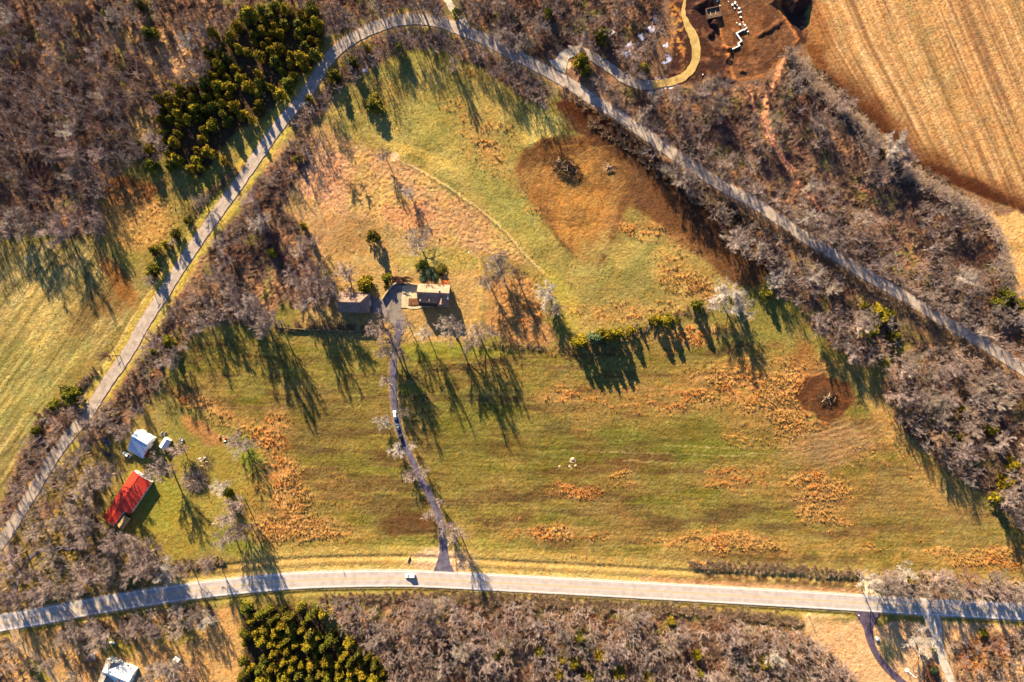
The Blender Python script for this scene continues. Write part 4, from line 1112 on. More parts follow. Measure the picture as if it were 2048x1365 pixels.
# ------------------------------------------------------------------ bare trees that stand apart
for a in [
    (903, 656, 27, 17, 'round pale grey tree in the shadow south of the farmhouse', 0),
    (955, 668, 24, 20, 'bare tree east of the round pale one, long shadow over the meadow', 0),
    (940, 690, 18, 19, 'slim bare tree between the two big crowns south of the farmhouse', 0),
    (985, 665, 14, 15, 'thin bare tree at the edge of the brambly patch', 0),
    (765, 658, 30, 18, 'big round grey tree beside the driveway just below the court', 0),
    (792, 698, 26, 18, 'grey tree overhanging the driveway below the big round one', 0),
    (768, 700, 20, 14, 'smaller grey tree west of the driveway crown', 0),
    (848, 668, 16, 19, 'pale forked tree on the lawn south of the farmhouse', 2),
    (812, 650, 16, 13, 'small pinkish bare tree east of the parking court mouth', 0),
    (833, 482, 30, 15, 'wide pale tree on the lawn north of the farmhouse', 0),
    (1000, 532, 34, 12, 'wide low crown at the north end of the brambly patch', 0),
    (975, 560, 24, 14, 'bare tree on the east lawn of the farmhouse', 0),
    (1035, 552, 20, 12, 'dark tangled tree at the north-east of the brambly patch', 1),
    (1095, 590, 27, 11, 'cream-coloured bushy tree on the slope by the upper meadow', 2),
    (1108, 620, 20, 9, 'grey lower half of the bushy pair on the slope by the upper meadow', 0),
    (1450, 590, 30, 15, 'pale open crown on the fence line, western of the pair', 2),
    (1480, 610, 30, 15, 'pale open crown on the fence line, eastern of the pair', 2),
    (1425, 610, 14, 8, 'small bare tree at the west end of the pale pair', 0),
    (480, 888, 28, 9, 'round grey crown beside the orange soil strip', 0),
    (322, 938, 28, 14, 'round pinkish crown between the shed and the red-roofed house', 0),
    (214, 952, 28, 14, 'round grey crown west of the red roof', 0),
    (355, 900, 18, 9, 'bushy bare tree east of the small white shed', 0),
    (768, 312, 15, 10, 'slender tree with a forked shadow in the pink grassland', 0),
    (817, 384, 14, 9, 'pale low tree in the pink grassland', 2),
    (650, 575, 32, 16, 'large grey crown at the east end of the thicket by the barn', 0),
    (600, 560, 30, 18, 'large grey crown in the thicket west of the barn', 0),
    (612, 600, 24, 19, 'tall grey tree above the stone wall', 0),
    (690, 545, 22, 11, 'pale wispy tree north-west of the yellow evergreen', 0),
    (680, 595, 16, 8, 'pinkish bare tree leaning over the barn roof', 0),
    (700, 588, 14, 8, 'low pinkish tree in front of the barn roof', 0),
    (505, 620, 30, 18, 'big crown at the south-west end of the stone wall', 0),
    (470, 600, 28, 18, 'big grey crown in the thicket beside the west lawn', 0),
    (540, 640, 22, 20, 'tall tree casting the long comb-like shadow over the west meadow', 0),
    (520, 660, 20, 20, 'tall thin tree at the south rim of the thicket', 0),
    (455, 1040, 24, 16, 'pale dense crown east of the red-roofed house lawn', 0),
    (450, 1078, 22, 15, 'pale crown nearest the highway east of the red-roofed house', 0),
    (470, 1010, 18, 18, 'bare tree entwined with the dark cedar east of the lawn', 0),
    (478, 1065, 20, 22, 'tall tree whose shadow crosses the highway', 0),
    (440, 975, 18, 10, 'wispy pale tree on the lawn east of the brush heap', 2),
    (772, 762, 14, 11, 'small pale tree just west of the driveway, first below the bend', 0),
    (768, 845, 18, 7, 'low bare tree west of the driveway beside the white car', 2),
    (808, 825, 14, 7, 'low bare tree east of the driveway beside the white car', 0),
    (795, 902, 18, 8, 'pale bare tree overhanging the driveway south of the dark car', 2),
    (825, 893, 9, 6, 'small white-trunked tree east of the driveway', 2),
    (822, 952, 16, 7, 'pinkish tree west of the driveway, northern of two', 0),
    (848, 944, 13, 7, 'pinkish tree on the east edge of the driveway', 0),
    (858, 1030, 14, 8, 'small bare tree on the west edge of the driveway near the highway', 0),
    (879, 1005, 9, 8, 'thin tree on the east edge of the driveway', 0),
    (893, 1055, 19, 10, 'pinkish crown over the driveway mouth', 0),
    (912, 1070, 20, 17, 'tall pale tree at the driveway mouth, shadow over the highway', 0),
    (1795, 290, 27, 13, 'bright white-branched tree at the edge of the stubble field', 2),
    (1812, 315, 24, 12, 'pale brown tree below the white-branched one at the stubble field', 0),
    (1690, 205, 24, 11, 'bare tree at the rim of the stubble field, mid-way along the gully', 0),
    (1580, 105, 18, 8, 'pale bushy tree at the corner between gully and stubble field', 0),
    (1843, 1286, 30, 12, 'big cream-white tree beside the gravel drive', 2),
    (1738, 1168, 20, 18, 'cream tree leaning over the highway opposite the asphalt drive', 2),
    (1768, 1160, 24, 16, 'bare tree next to the cream one on the north side of the highway', 0),
    (1352, 338, 30, 11, 'pale spreading crown on the soil beside the country road', 0),
    (1375, 360, 24, 14, 'bare tree casting striped shadows on the cleared soil', 0),
    (1470, 480, 24, 11, 'grey bare tree on the rim of the cleared soil', 0),
    (214, 712, 12, 16, 'single dark tree west of the country road, shadow on the asphalt', 1),
    (300, 562, 12, 9, 'small grey tree at the south end of the roadside cedar row', 0),
    (385, 455, 3, 4, 'twiggy sapling at the north end of the roadside cedar row', 0),
    (345, 485, 8, 5, 'grey leafless bush between the roadside cedars', 0),
    (400, 400, 18, 9, 'grey tree beside the country road below the evergreen grove', 0),
    (38, 450, 36, 17, 'wide crown at the hay field corner with a fan-shaped shadow', 0),
    (110, 465, 30, 16, 'spreading tree on the north rim of the hay field', 0),
    (290, 1110, 36, 13, 'broad crown near the highway south of the red-roofed house', 0),
    (160, 1050, 34, 15, 'broad pinkish crown west of the red-roofed house', 0),
    (230, 1080, 26, 14, 'branching crown touching the south end of the red roof', 0),
    (165, 1080, 22, 13, 'grey crown above the wood track west of the red roof', 0),
    (215, 1120, 28, 13, 'pale crown in the wood between red roof and highway', 0),
    (140, 1275, 26, 12, 'yellowish bare tree in the yard south of the highway', 0),
    (195, 1275, 30, 13, 'many-branched tree beside the white tank', 0),
    (100, 1330, 16, 14, 'tree with a sharp black shadow beside the dirt drive', 0),
    (330, 1340, 30, 11, 'wide bushy crown north of the white-gabled house yard', 0),
    (385, 1232, 14, 11, 'grey tree with a blue shadow on the highway verge', 0),
    (300, 1262, 26, 8, 'low hazy crown in the yard south of the highway', 0),
    (260, 1255, 22, 8, 'low wispy crown by the highway verge', 0),
    (385, 1345, 20, 8, 'pinkish bushy tree at the east side of the yard', 1),
    (910, 130, 14, 12, 'bare tree in the strip inside the crest of the bend', 0),
    (700, 372, 14, 4, 'dark leafless thicket tree in the pink grassland', 1),
    (725, 372, 10, 4, 'smaller leafless bush in the pink grassland', 1),
    (688, 285, 10, 3.5, 'dark low bush at the top of the pink grassland', 1),
    (672, 275, 6, 3, 'tiny dark bush at the top of the pink grassland', 1)]:
    bare_tree(*a[:5], mat=a[5])

# ------------------------------------------------------------------ woods: the largest 300 as trees of their own, the rest one mass
PAR = {'NW': (8, 19, .56, 8, 14, 'bare grey tree in the north-west wood', 0),
       'NMID': (8, 19, .56, 7, 13, 'bare brown tree in the wood north of the country road', 0),
       'BEND': (8, 17, .58, 8, 14, 'bare tree in the strip inside the road bend', 0),
       'NEB': (8, 19, .56, 8, 13, 'bare tree in the belt between country road and stubble field', 0),
       'SEB': (8, 20, .55, 8, 14, 'bare tree in the thick wood south of the country road', 0),
       'ROADW': (8, 22, .60, 6, 14, 'bare tree in the thicket inside the western road', 0),
       'LLW': (12, 28, .74, 9, 15, 'bare pinkish tree in the wood beside the red-roofed house', 0),
       'STRIPW': (11, 18, .7, 5, 9, 'bare bushy tree between hay field and western road', 0),
       'SOUTH': (8, 20, .55, 8, 13, 'bare pale tree in the wood south of the highway', 0),
       'SW': (14, 22, .85, 7, 12, 'bare tree in the yard south of the highway bend', 0),
       'SE': (12, 20, .85, 4, 7, 'bare reddish bush-like tree south-east of the gravel drive', 1),
       'HWN': (13, 22, .66, 7, 11, 'bare tree on the north verge of the highway', 0)}
roads_np = [(np.array(p), w) for p, w in ((HWYs, 26), (OLDs, 12), (FORKs, 10), (MULCHs, 12), (SHDs, 6), (BRs, 10), (WHs, 12), (BLs, 10), (DRIVEs, 8), (WDs, 3), ([(1270, 215), (1335, 258), (1400, 300), (1460, 350), (1520, 400), (1610, 465), (1700, 530)], 5), (smooth([(1500, 185), (1522, 240), (1560, 310), (1600, 370), (1645, 425)]), 4), ([(1600, 130), (1650, 190), (1725, 262)], 0))]
HOLES = [(285, 255, 26), (365, 110, 22), (320, 160, 14), (250, 1000, 62), (276, 888, 34), (328, 888, 20), (210, 885, 20), (395, 955, 30), (225, 1345, 50), (350, 1322, 12), (1120, 130, 30),
         (820, 600, 60), (708, 608, 34), (1835, 700, 8), (1555, 200, 16), (1540, 160, 22), (225, 1286, 8), (175, 1318, 10), (1640, 735, 22), (1302, 48, 9), (1282, 70, 9), (1258, 98, 11), (1334, 90, 8), (1334, 122, 8)]
def clear(x, y, r):
    for P_, w in roads_np:
        if np.min((P_[:, 0] - x) ** 2 + (P_[:, 1] - y) ** 2) < (w + r * .30) ** 2: return False
    for cx, cy, cr in HOLES:
        if (x - cx) ** 2 + (y - cy) ** 2 < (cr + r * .2) ** 2: return False
    return True
cand = []
base_px = [(x / PXM + 1024, 682.5 - y / PXM, r / PXM) for x, y, r in placed]
for key, polys in BOTH.items():
    rmin, rmax, gap, h0, h1, lab, mt = PAR[key]
    for pi, poly in enumerate(polys):
        xs = [p[0] for p in poly]; ys = [p[1] for p in poly]
        area = (max(xs) - min(xs)) * (max(ys) - min(ys))
        pts = scatter(poly, int(area / 30), rmin, rmax, gap, hash((len(key), pi, int(rmin * 7), int(area) % 97)) % 1000)
        for x_, y_, r_ in pts:
            if x_ < -60 or x_ > 2110 or y_ < -55 or y_ > 1420: continue
            if not clear(x_, y_, r_): continue
            if key in ('NEB', 'ROADW', 'SEB', 'NW', 'NMID', 'SOUTH') and gap_noise(x_, y_, 55, 410) < (.45 if key in ('NEB', 'ROADW') else .40): continue
            if any((x_ - a) ** 2 + (y_ - b) ** 2 < (.75 * c) ** 2 for a, b, c in base_px): continue
            vis = r_ if (-5 < x_ < 2053 and -5 < y_ < 1370) else r_ * .3
            h_ = h0 + (h1 - h0) * (.35 * (r_ - rmin) / (rmax - rmin) + .65 * rng.random())
            cand.append((vis, x_, y_, r_, h_, key))
def roadside(line, off0, off1, x0, x1, step, r0, r1, h0, h1, key, side=-1):
    P_ = [p for p in line if x0 <= p[0] <= x1]; acc = 0
    for (ax, ay), (bx_, by_) in zip(P_[:-1], P_[1:]):
        L = math.hypot(bx_ - ax, by_ - ay); acc += L
        if acc < step: continue
        acc = rng.uniform(-.4, .2) * step
        nx_, ny_ = (by_ - ay) / L * side * -1, -(bx_ - ax) / L * side * -1
        o = rng.uniform(off0, off1); r_ = rng.uniform(r0, r1)
        cand.append((r_ + 3, ax + nx_ * o, ay + ny_ * o, r_, rng.uniform(h0, h1), key))
roadside(HWYs, 34, 60, -40, 430, 38, 14, 22, 13, 19, 'LLW')
roadside(HWYs, 24, 44, 1745, 2100, 26, 13, 20, 10, 15, 'HWN')
roadside(OLDs, 17, 30, 1180, 2080, 12, 9, 15, 12, 18, 'NEB')
roadside(OLDs, 17, 30, 700, 1000, 20, 9, 15, 9, 13, 'NMID')
roadside(OLDs, 16, 30, 20, 190, 20, 9, 15, 6, 10, 'STRIPW')
cand.sort(key=lambda c: -c[0])
N_IND = 215
for vis, x_, y_, r_, h_, key in cand[:N_IND]:
    lab, mt = PAR[key][5], PAR[key][6]
    m_ = mt if rng.random() < .8 else rng.choice([0, 1, 2])
    bare_tree(x_, y_, r_ * 1.05, h_, lab, lab.replace('tree in', 'trees in').replace('tree on', 'trees on').replace('tree south', 'trees south').replace('tree between', 'trees between'), m_)
print('bare candidates', len(cand), 'cedars', sum(1 for o in S.objects if o.name.startswith('cedar_tree')))
LOW = []
for s_ in range(6):
    tr_, li_, tw_ = tree_segs(300 + s_, 16.0, 6.0, full=False, fork=[.2, .3, .25, .35, .28, .15][s_])
    li_ = [(*q[:6], q[6] * .7, q[7] * .7) for q in li_]
    Va, Fa = prisms(tr_ + li_, 3); Vb, Fb = strips(tw_)
    LOW.append((np.concatenate([Va, Vb]), np.concatenate([Fa, Fb + len(Va)])))
Vs, Fs, Cs = [], [], []; nv = 0
def add_inst(V0, F0, x, y, z, a, sx, sz, col):
    global nv
    c_, s_ = math.cos(a) * sx, math.sin(a) * sx
    V = np.empty_like(V0)
    V[:, 0] = V0[:, 0] * c_ - V0[:, 1] * s_ + x; V[:, 1] = V0[:, 0] * s_ + V0[:, 1] * c_ + y; V[:, 2] = V0[:, 2] * sz + z
    Vs.append(V.astype(np.float32)); Fs.append((F0 + nv).astype(np.int32)); Cs.append(np.tile(np.array(col, np.float32), (len(V), 1))); nv += len(V)
for vis, x_, y_, r_, h_, key in cand[N_IND:]:
    x, y = W(x_, y_, h_ * .68)
    V0, F0 = LOW[rng.randrange(6)]
    b_ = rng.uniform(.7, 1.35); w_ = rng.uniform(-.06, .1)
    add_inst(V0, F0, x, y, ground_z(x, y), rng.uniform(0, 6.28), r_ * PXM / 6.0, h_ / 16.0, (.255 * b_ * (1 + w_), .193 * b_, .186 * b_ * (1 - w_)))
# undergrowth sticks
ST = []
for s_ in range(5):
    r_ = random.Random(500 + s_); sg = []
    for _ in range(26):
        an = r_.uniform(0, 6.28); L = r_.uniform(.6, 1.2); t = r_.uniform(.15, .9)
        b0 = (r_.uniform(-.35, .35), r_.uniform(-.35, .35), 0)
        p1 = (b0[0] + math.cos(an) * t * L, b0[1] + math.sin(an) * t * L, L * .9)
        sg.append((*b0, *p1, .03, .018))
        an += r_.uniform(-.9, .9)
        mid = [(a + b) / 2 for a, b in zip(b0, p1)]
        sg.append((*mid, mid[0] + math.cos(an) * .5, mid[1] + math.sin(an) * .5, mid[2] + .35, .024, .014))
    ST.append(prisms(sg, 3))
nbr = 0
allp = [p for k in BOTH for p in BOTH[k]]
hedge_lines = [smooth([(560, 652), (640, 657), (740, 662)], 5), smooth([(1120, 175), (1200, 225), (1290, 290), (1380, 350), (1470, 415)], 5), smooth([(1480, 420), (1600, 490), (1700, 555), (1800, 612), (1900, 670), (2000, 735)], 2.5), smooth([(1490, 395), (1600, 470), (1700, 530), (1800, 590)], 4), smooth([(690, 140), (640, 205), (600, 262), (560, 330), (500, 430), (420, 500)], 5), smooth([(330, 640), (290, 720), (235, 800), (185, 850)], 5), smooth([(480, 330), (440, 370), (400, 400), (370, 440)], 5),
               smooth([(640, 1200), (900, 1192), (1200, 1208), (1500, 1230), (1600, 1245)], 3), smooth([(940, 1200), (1200, 1212), (1590, 1240)], 4), smooth([(1380, 1128), (1500, 1132), (1600, 1140), (1720, 1148)], 3), smooth([(190, 740), (150, 780), (90, 830), (40, 940), (10, 1010)], 3),
               smooth([(1180, 240), (1280, 310), (1400, 400), (1540, 500), (1660, 575), (1780, 650), (1900, 720)], 4), smooth([(1230, 200), (1400, 310), (1600, 435), (1800, 560), (1990, 670)], 4), smooth([(350, 1130), (400, 1130), (440, 1124)], 3),
               smooth([(1410, 615), (1360, 630), (1290, 655), (1250, 670), (1140, 695)], 6), smooth([(960, 690), (1090, 692)], 8), smooth([(1600, 110), (1700, 200), (1800, 310), (1900, 370), (2000, 470)], 4)]
bp = []
for poly in allp:
    xs = [p[0] for p in poly]; ys = [p[1] for p in poly]
    for _ in range(int((max(xs) - min(xs)) * (max(ys) - min(ys)) / 240)):
        x_, y_ = rng.uniform(min(xs), max(xs)), rng.uniform(min(ys), max(ys))
        if -30 < x_ < 2080 and -30 < y_ < 1395 and in_poly(x_, y_, poly): bp.append((x_, y_, rng.uniform(1.2, 3.2)))
for ln in hedge_lines:
    for (x_, y_) in ln:
        for _ in range(2): bp.append((x_ + rng.gauss(0, 5), y_ + rng.gauss(0, 5), rng.uniform(.8, 2.4)))
for (x_, y_) in smooth([(1585, 100), (1640, 165), (1700, 222), (1770, 285), (1835, 350), (1900, 385), (1975, 430), (2010, 500), (2012, 560)], 4):
    for _ in range(3):
        a_, b_ = x_ + rng.gauss(-3, 6), y_ + rng.gauss(5, 6)
        x, y = W(a_, b_, 1.5); V0, F0 = LOW[rng.randrange(6)]; t_ = rng.uniform(.8, 1.2)
        add_inst(V0, F0, x, y, ground_z(x, y), rng.uniform(0, 6.28), rng.uniform(.25, .5), rng.uniform(.14, .28), (.46 * t_, .33 * t_, .25 * t_))
for x_, y_, s1 in bp:
    ok = all(np.min((P_[:, 0] - x_) ** 2 + (P_[:, 1] - y_) ** 2) > (w * .72) ** 2 for P_, w in roads_np)
    if not ok or any((x_ - cx) ** 2 + (y_ - cy) ** 2 < (cr * .6) ** 2 for cx, cy, cr in HOLES if cr > 25): continue
    x, y = W(x_, y_, 1)
    V0, F0 = ST[rng.randrange(5)]
    b_ = rng.uniform(.6, 1.25)
    add_inst(V0, F0, x, y, ground_z(x, y), rng.uniform(0, 6.28), s1 * .85, s1 * .8, (.25 * b_, .165 * b_, .115 * b_))
    nbr += 1
VM = np.concatenate(Vs); FM = np.concatenate(Fs); CM = np.concatenate(Cs)
def attr_mat(name, attr, rough=.9):
    m, nt, b = new_mat(name, rough, .05)
    a = node(nt, 'ShaderNodeAttribute'); a.attribute_name = attr
    nt.links.new(a.outputs['Color'], b.inputs['Base Color'])
    return m
M_MASS = attr_mat('mass_twigs', 'tint')
wood = link(bpy.data.objects.new('woodland', np_mesh('woodland', VM, FM, M_MASS, CM, 'tint')))
tag(wood, 'smaller bare trees and brushy undergrowth filling the woods and hedgerows', 'woods', kind='stuff')
print('mass verts', len(VM), 'brush', nbr)

# ------------------------------------------------------------------ tall orange grass and pale tussocks
gv, gf, gc = [], [], []; gn = 0
cellpx, cellpy = PX, PY
prob = TUFT * .36
lite = np.clip(sstep(.55, .75, fbm(PX, PY * 1.6, 14, 3, 97)), 0, 1) * .035 * (poly_sd(PX, PY, UP) > -200) * (1 - nf) * (dO > 14) * (dH > 20) * (1 - np.clip(WM, 0, 1) * .5)
inside = (np.abs(X) < 262) & (np.abs(Y) < 178)
R1 = NR.rand(*X.shape)
hit = inside & (R1 < prob + lite) & (low < .1)
js, is_ = np.nonzero(hit)
nc = len(js); K = 7
bx = X[js, is_] + NR.uniform(-.25, .25, nc); by = Y[js, is_] + NR.uniform(-.25, .25, nc); bz = H[js, is_]
tall = np.where(TUFT[js, is_] > .15, 1.0, .5)
an = NR.rand(nc, K) * 6.283; hh = (NR.uniform(.4, .95, (nc, K))) * tall[:, None]; sp = NR.uniform(.08, .5, (nc, K)) * (.5 + .5 * tall[:, None]); wd = .10
ox, oy = NR.uniform(-.18, .18, (nc, K)), NR.uniform(-.18, .18, (nc, K))
cx_, cy_ = bx[:, None] + ox, by[:, None] + oy
pa = NR.rand(nc, K) * 6.283
v0 = np.stack([cx_ + np.cos(pa) * wd, cy_ + np.sin(pa) * wd, np.repeat(bz[:, None], K, 1) - .05], -1)
v1 = np.stack([cx_ - np.cos(pa) * wd, cy_ - np.sin(pa) * wd, np.repeat(bz[:, None], K, 1) - .05], -1)
v2 = np.stack([cx_ + np.cos(an) * sp, cy_ + np.sin(an) * sp, bz[:, None] + hh], -1)
GV = np.stack([v0, v1, v2], 2).reshape(-1, 3)
GF = np.arange(len(GV)).reshape(-1, 3)
tc = np.where((TUFT[js, is_] > .15)[:, None], np.where(torange[js, is_][:, None] > .5, np.array([[.50, .20, .045]]), np.array([[.46, .26, .075]])), np.array([[.30, .22, .075]]))
tc = tc * NR.uniform(.6, 1.35, (nc, 1))
gr = link(bpy.data.objects.new('tall_grass', np_mesh('tall_grass', GV, GF, attr_mat('dry_grass', 'tint'), np.repeat(tc, K * 3, 0), 'tint', n=3)))
tag(gr, 'orange and straw-coloured tufts of tall dry grass over the meadows', 'grass', kind='stuff')
print('tufts', nc)
#@@PART3
# ------------------------------------------------------------------ building materials
def ribbed(name, c1, c2, pitch=.9, rough=.45, metallic=0.0, spec=.4, axis='X', depth=.03):
    """sheet with raised ribs every `pitch` metres along one local axis, plus weathering"""
    m, nt, b = new_mat(name, rough, spec)
    b.inputs['Metallic'].default_value = metallic
    tc = node(nt, 'ShaderNodeTexCoord'); sx = node(nt, 'ShaderNodeSeparateXYZ'); nt.links.new(tc.outputs['Object'], sx.inputs[0])
    nz = node(nt, 'ShaderNodeTexNoise'); nz.inputs['Scale'].default_value = .8; nz.inputs['Detail'].default_value = 5
    nt.links.new(tc.outputs['Object'], nz.inputs['Vector'])
    rp = node(nt, 'ShaderNodeValToRGB'); rp.color_ramp.elements[0].position = .35; rp.color_ramp.elements[1].position = .65
    rp.color_ramp.elements[0].color = (*c1, 1); rp.color_ramp.elements[1].color = (*c2, 1)
    nt.links.new(nz.outputs['Fac'], rp.inputs[0]); nt.links.new(rp.outputs[0], b.inputs['Base Color'])
    mu = node(nt, 'ShaderNodeMath', operation='MULTIPLY'); mu.inputs[1].default_value = 2 * math.pi / pitch; nt.links.new(sx.outputs[axis], mu.inputs[0])
    co = node(nt, 'ShaderNodeMath', operation='COSINE'); nt.links.new(mu.outputs[0], co.inputs[0])
    pw = node(nt, 'ShaderNodeMapRange'); pw.inputs[1].default_value = .6; pw.inputs[2].default_value = 1; nt.links.new(co.outputs[0], pw.inputs[0])
    bp = node(nt, 'ShaderNodeBump'); bp.inputs['Strength'].default_value = 1; bp.inputs['Distance'].default_value = depth
    nt.links.new(pw.outputs[0], bp.inputs['Height']); nt.links.new(bp.outputs[0], b.inputs['Normal'])
    return m
M_SHINGLE = ribbed('tan_shingles', (.24, .155, .115), (.33, .22, .165), .3, .9, axis='Y', depth=.02, spec=.1)
M_SHINGB = ribbed('brown_shingles', (.17, .115, .10), (.26, .18, .155), .3, .9, axis='Y', depth=.02, spec=.1)
M_REDROOF = ribbed('red_metal', (.56, .045, .02), (.46, .035, .018), .6)
M_WHITEROOF = ribbed('white_metal', (.72, .72, .74), (.62, .63, .66), .6)
M_SHADEBLUE = ribbed('metal_shade_blue', (.46, .56, .74), (.40, .50, .68), .6, rough=.7, spec=.15)  # blue of the shaded lower slope put into the whole roof's colour
M_GREYROOF = ribbed('grey_weathered_shingles', (.20, .16, .14), (.34, .28, .25), .3, .9, axis='Y', spec=.1)
M_TANROOF = ribbed('tan_tin', (.42, .27, .12), (.26, .17, .09), .5)
M_WHITEW = noisy('white_siding', (.70, .69, .66), (.80, .79, .77), 2)
M_TANW = noisy('tan_brick', (.34, .24, .18), (.42, .30, .23), 4)
M_REDW = noisy('red_siding', (.34, .02, .03), (.42, .03, .04), 2)
M_DARKW = noisy('brown_boards', (.10, .06, .045), (.15, .09, .065), 3)
M_GLASS = noisy('window_glass', (.02, .025, .03), (.04, .05, .06), 1, rough=.1, spec=.5)
M_TRIM = noisy('white_trim', (.70, .70, .68), (.78, .78, .76), 3)
M_WOODR = noisy('red_stained_deck', (.52, .12, .035), (.62, .17, .05), 4)
M_BRICK = noisy('chimney_brick', (.22, .09, .06), (.30, .14, .09), 5)
M_METAL = noisy('grey_steel', (.35, .35, .36), (.45, .45, .46), 3, rough=.4, spec=.5, metallic=.6)
M_POLE = noisy('weathered_pole', (.14, .10, .075), (.22, .17, .13), 2)
M_WHITEP = noisy('white_paint', (.78, .79, .80), (.82, .82, .82), 1, rough=.35, spec=.5)
M_STONE = noisy('field_stone', (.20, .16, .12), (.40, .34, .27), 1.6, bump=.1)
M_EARTHW = noisy('tan_block_wall', (.42, .30, .18), (.50, .37, .24), 2)
M_BLACK = noisy('black_rubber', (.015, .015, .016), (.03, .03, .03), 4)

def px_at(cx, cy, z): return W(cx, cy, z)

def gable(name, label, cx, cy, zref, rz, L, d1, d2, eave1, ridge, eave2, roofm, wallm, over=.4, hip=0.0, cat='house', wins=(), t=.16, ribs=None):
    """house with its ridge along local x; d1/d2 plan depth of the +y / -y slopes (to eaves), ridge height, eave heights"""
    x, y = W(cx, cy, zref)
    g = thing(name, label, cat, (x, y, ground_z(x, y) + .05), math.radians(rz))
    hx = L / 2
    a, b = d1 - over, d2 - over
    w1 = eave1 + (ridge - eave1) * over / d1 * 0; w2 = eave2
    mb = MB()
    prof = [(-b, -.5), (a, -.5), (a, eave1 + (ridge - eave1) * over / d1 - t), (0, ridge - t - .02), (-b, eave2 + (ridge - eave2) * over / d2 - t)]
    x0, x1 = -hx + over, hx - over - hip * 0
    if hip:
        x1 = hx - over
        vs = [(x0, p[0], p[1]) for p in prof] + [(x1, p[0], p[1]) for p in prof]
        vs[5 + 3] = (x1 - hip, 0, ridge - t - .02)
        vs[5 + 2] = (x1 - .02, a, prof[2][1]); vs[5 + 4] = (x1 - .02, -b, prof[4][1])
        mb.add(vs, [(4, 3, 2, 1, 0), (5, 6, 7), (5, 7, 9), (7, 8, 9), (0, 1, 6, 5), (1, 2, 7, 6), (2, 3, 8, 7), (3, 4, 9, 8), (4, 0, 5, 9)])
    else:
        vs = [(x0, p[0], p[1]) for p in prof] + [(x1, p[0], p[1]) for p in prof]
        mb.add(vs, [(4, 3, 2, 1, 0), (5, 6, 7, 8, 9), (0, 1, 6, 5), (1, 2, 7, 6), (2, 3, 8, 7), (3, 4, 9, 8), (4, 0, 5, 9)])
    part('wall', mb.mesh('wall', wallm), g)
    r = MB()
    xr = hx - hip
    for s, d, e in ((1, d1, eave1), (-1, d2, eave2)):
        q = [(-hx, 0, ridge), (xr, 0, ridge), (hx, s * d, e), (-hx, s * d, e)]
        lo_ = [(p[0], p[1], p[2] - t) for p in q]
        r.add(q + lo_, [(0, 1, 2, 3), (7, 6, 5, 4), (1, 5, 6, 2), (2, 6, 7, 3), (3, 7, 4, 0)])
    if hip:
        q = [(xr, 0, ridge + .004), (hx, d1, eave1 + .004), (hx, -d2, eave2 + .004)]
        r.add(q + [(p[0], p[1], p[2] - t) for p in q], [(0, 1, 2), (5, 4, 3), (1, 4, 5, 2)])
    rf = part('roof', r.mesh('roof', roofm), g)
    rc = MB(); rc.box(-hx, xr, -.14, .14, ridge - .03, ridge + .05)
    part('ridge_cap', rc.mesh('ridge_cap', roofm), rf)
    for (side, u, zc, w, h) in wins:
        m = MB(); f = MB()
        if side in ('+y', '-y'):
            yy = a if side == '+y' else -b; s = 1 if side == '+y' else -1
            m.box(u - w / 2, u + w / 2, yy - .02, yy + s * .03, zc - h / 2, zc + h / 2) if s > 0 else m.box(u - w / 2, u + w / 2, yy - .03, yy + .02, zc - h / 2, zc + h / 2)
            for dx in (-w / 2 - .04, w / 2 + .04): f.box(u + dx - .05, u + dx + .05, yy - .05, yy + .05, zc - h / 2 - .08, zc + h / 2 + .08)
            for dz in (-h / 2 - .04, h / 2 + .04): f.box(u - w / 2, u + w / 2, yy - .055, yy + .055, zc + dz - .05, zc + dz + .05)
        else:
            xx = hx - over if side == '+x' else -hx + over
            m.box(xx - .03, xx + .03, u - w / 2, u + w / 2, zc - h / 2, zc + h / 2)
            for dy in (-w / 2 - .04, w / 2 + .04): f.box(xx - .05, xx + .05, u + dy - .05, u + dy + .05, zc - h / 2 - .08, zc + h / 2 + .08)
            for dz in (-h / 2 - .04, h / 2 + .04): f.box(xx - .055, xx + .055, u - w / 2, u + w / 2, zc + dz - .05, zc + dz + .05)
        wd_ = part('window', m.mesh('window', M_GLASS), g)
        part('frame', f.mesh('frame', M_TRIM), wd_)
    return g, rf

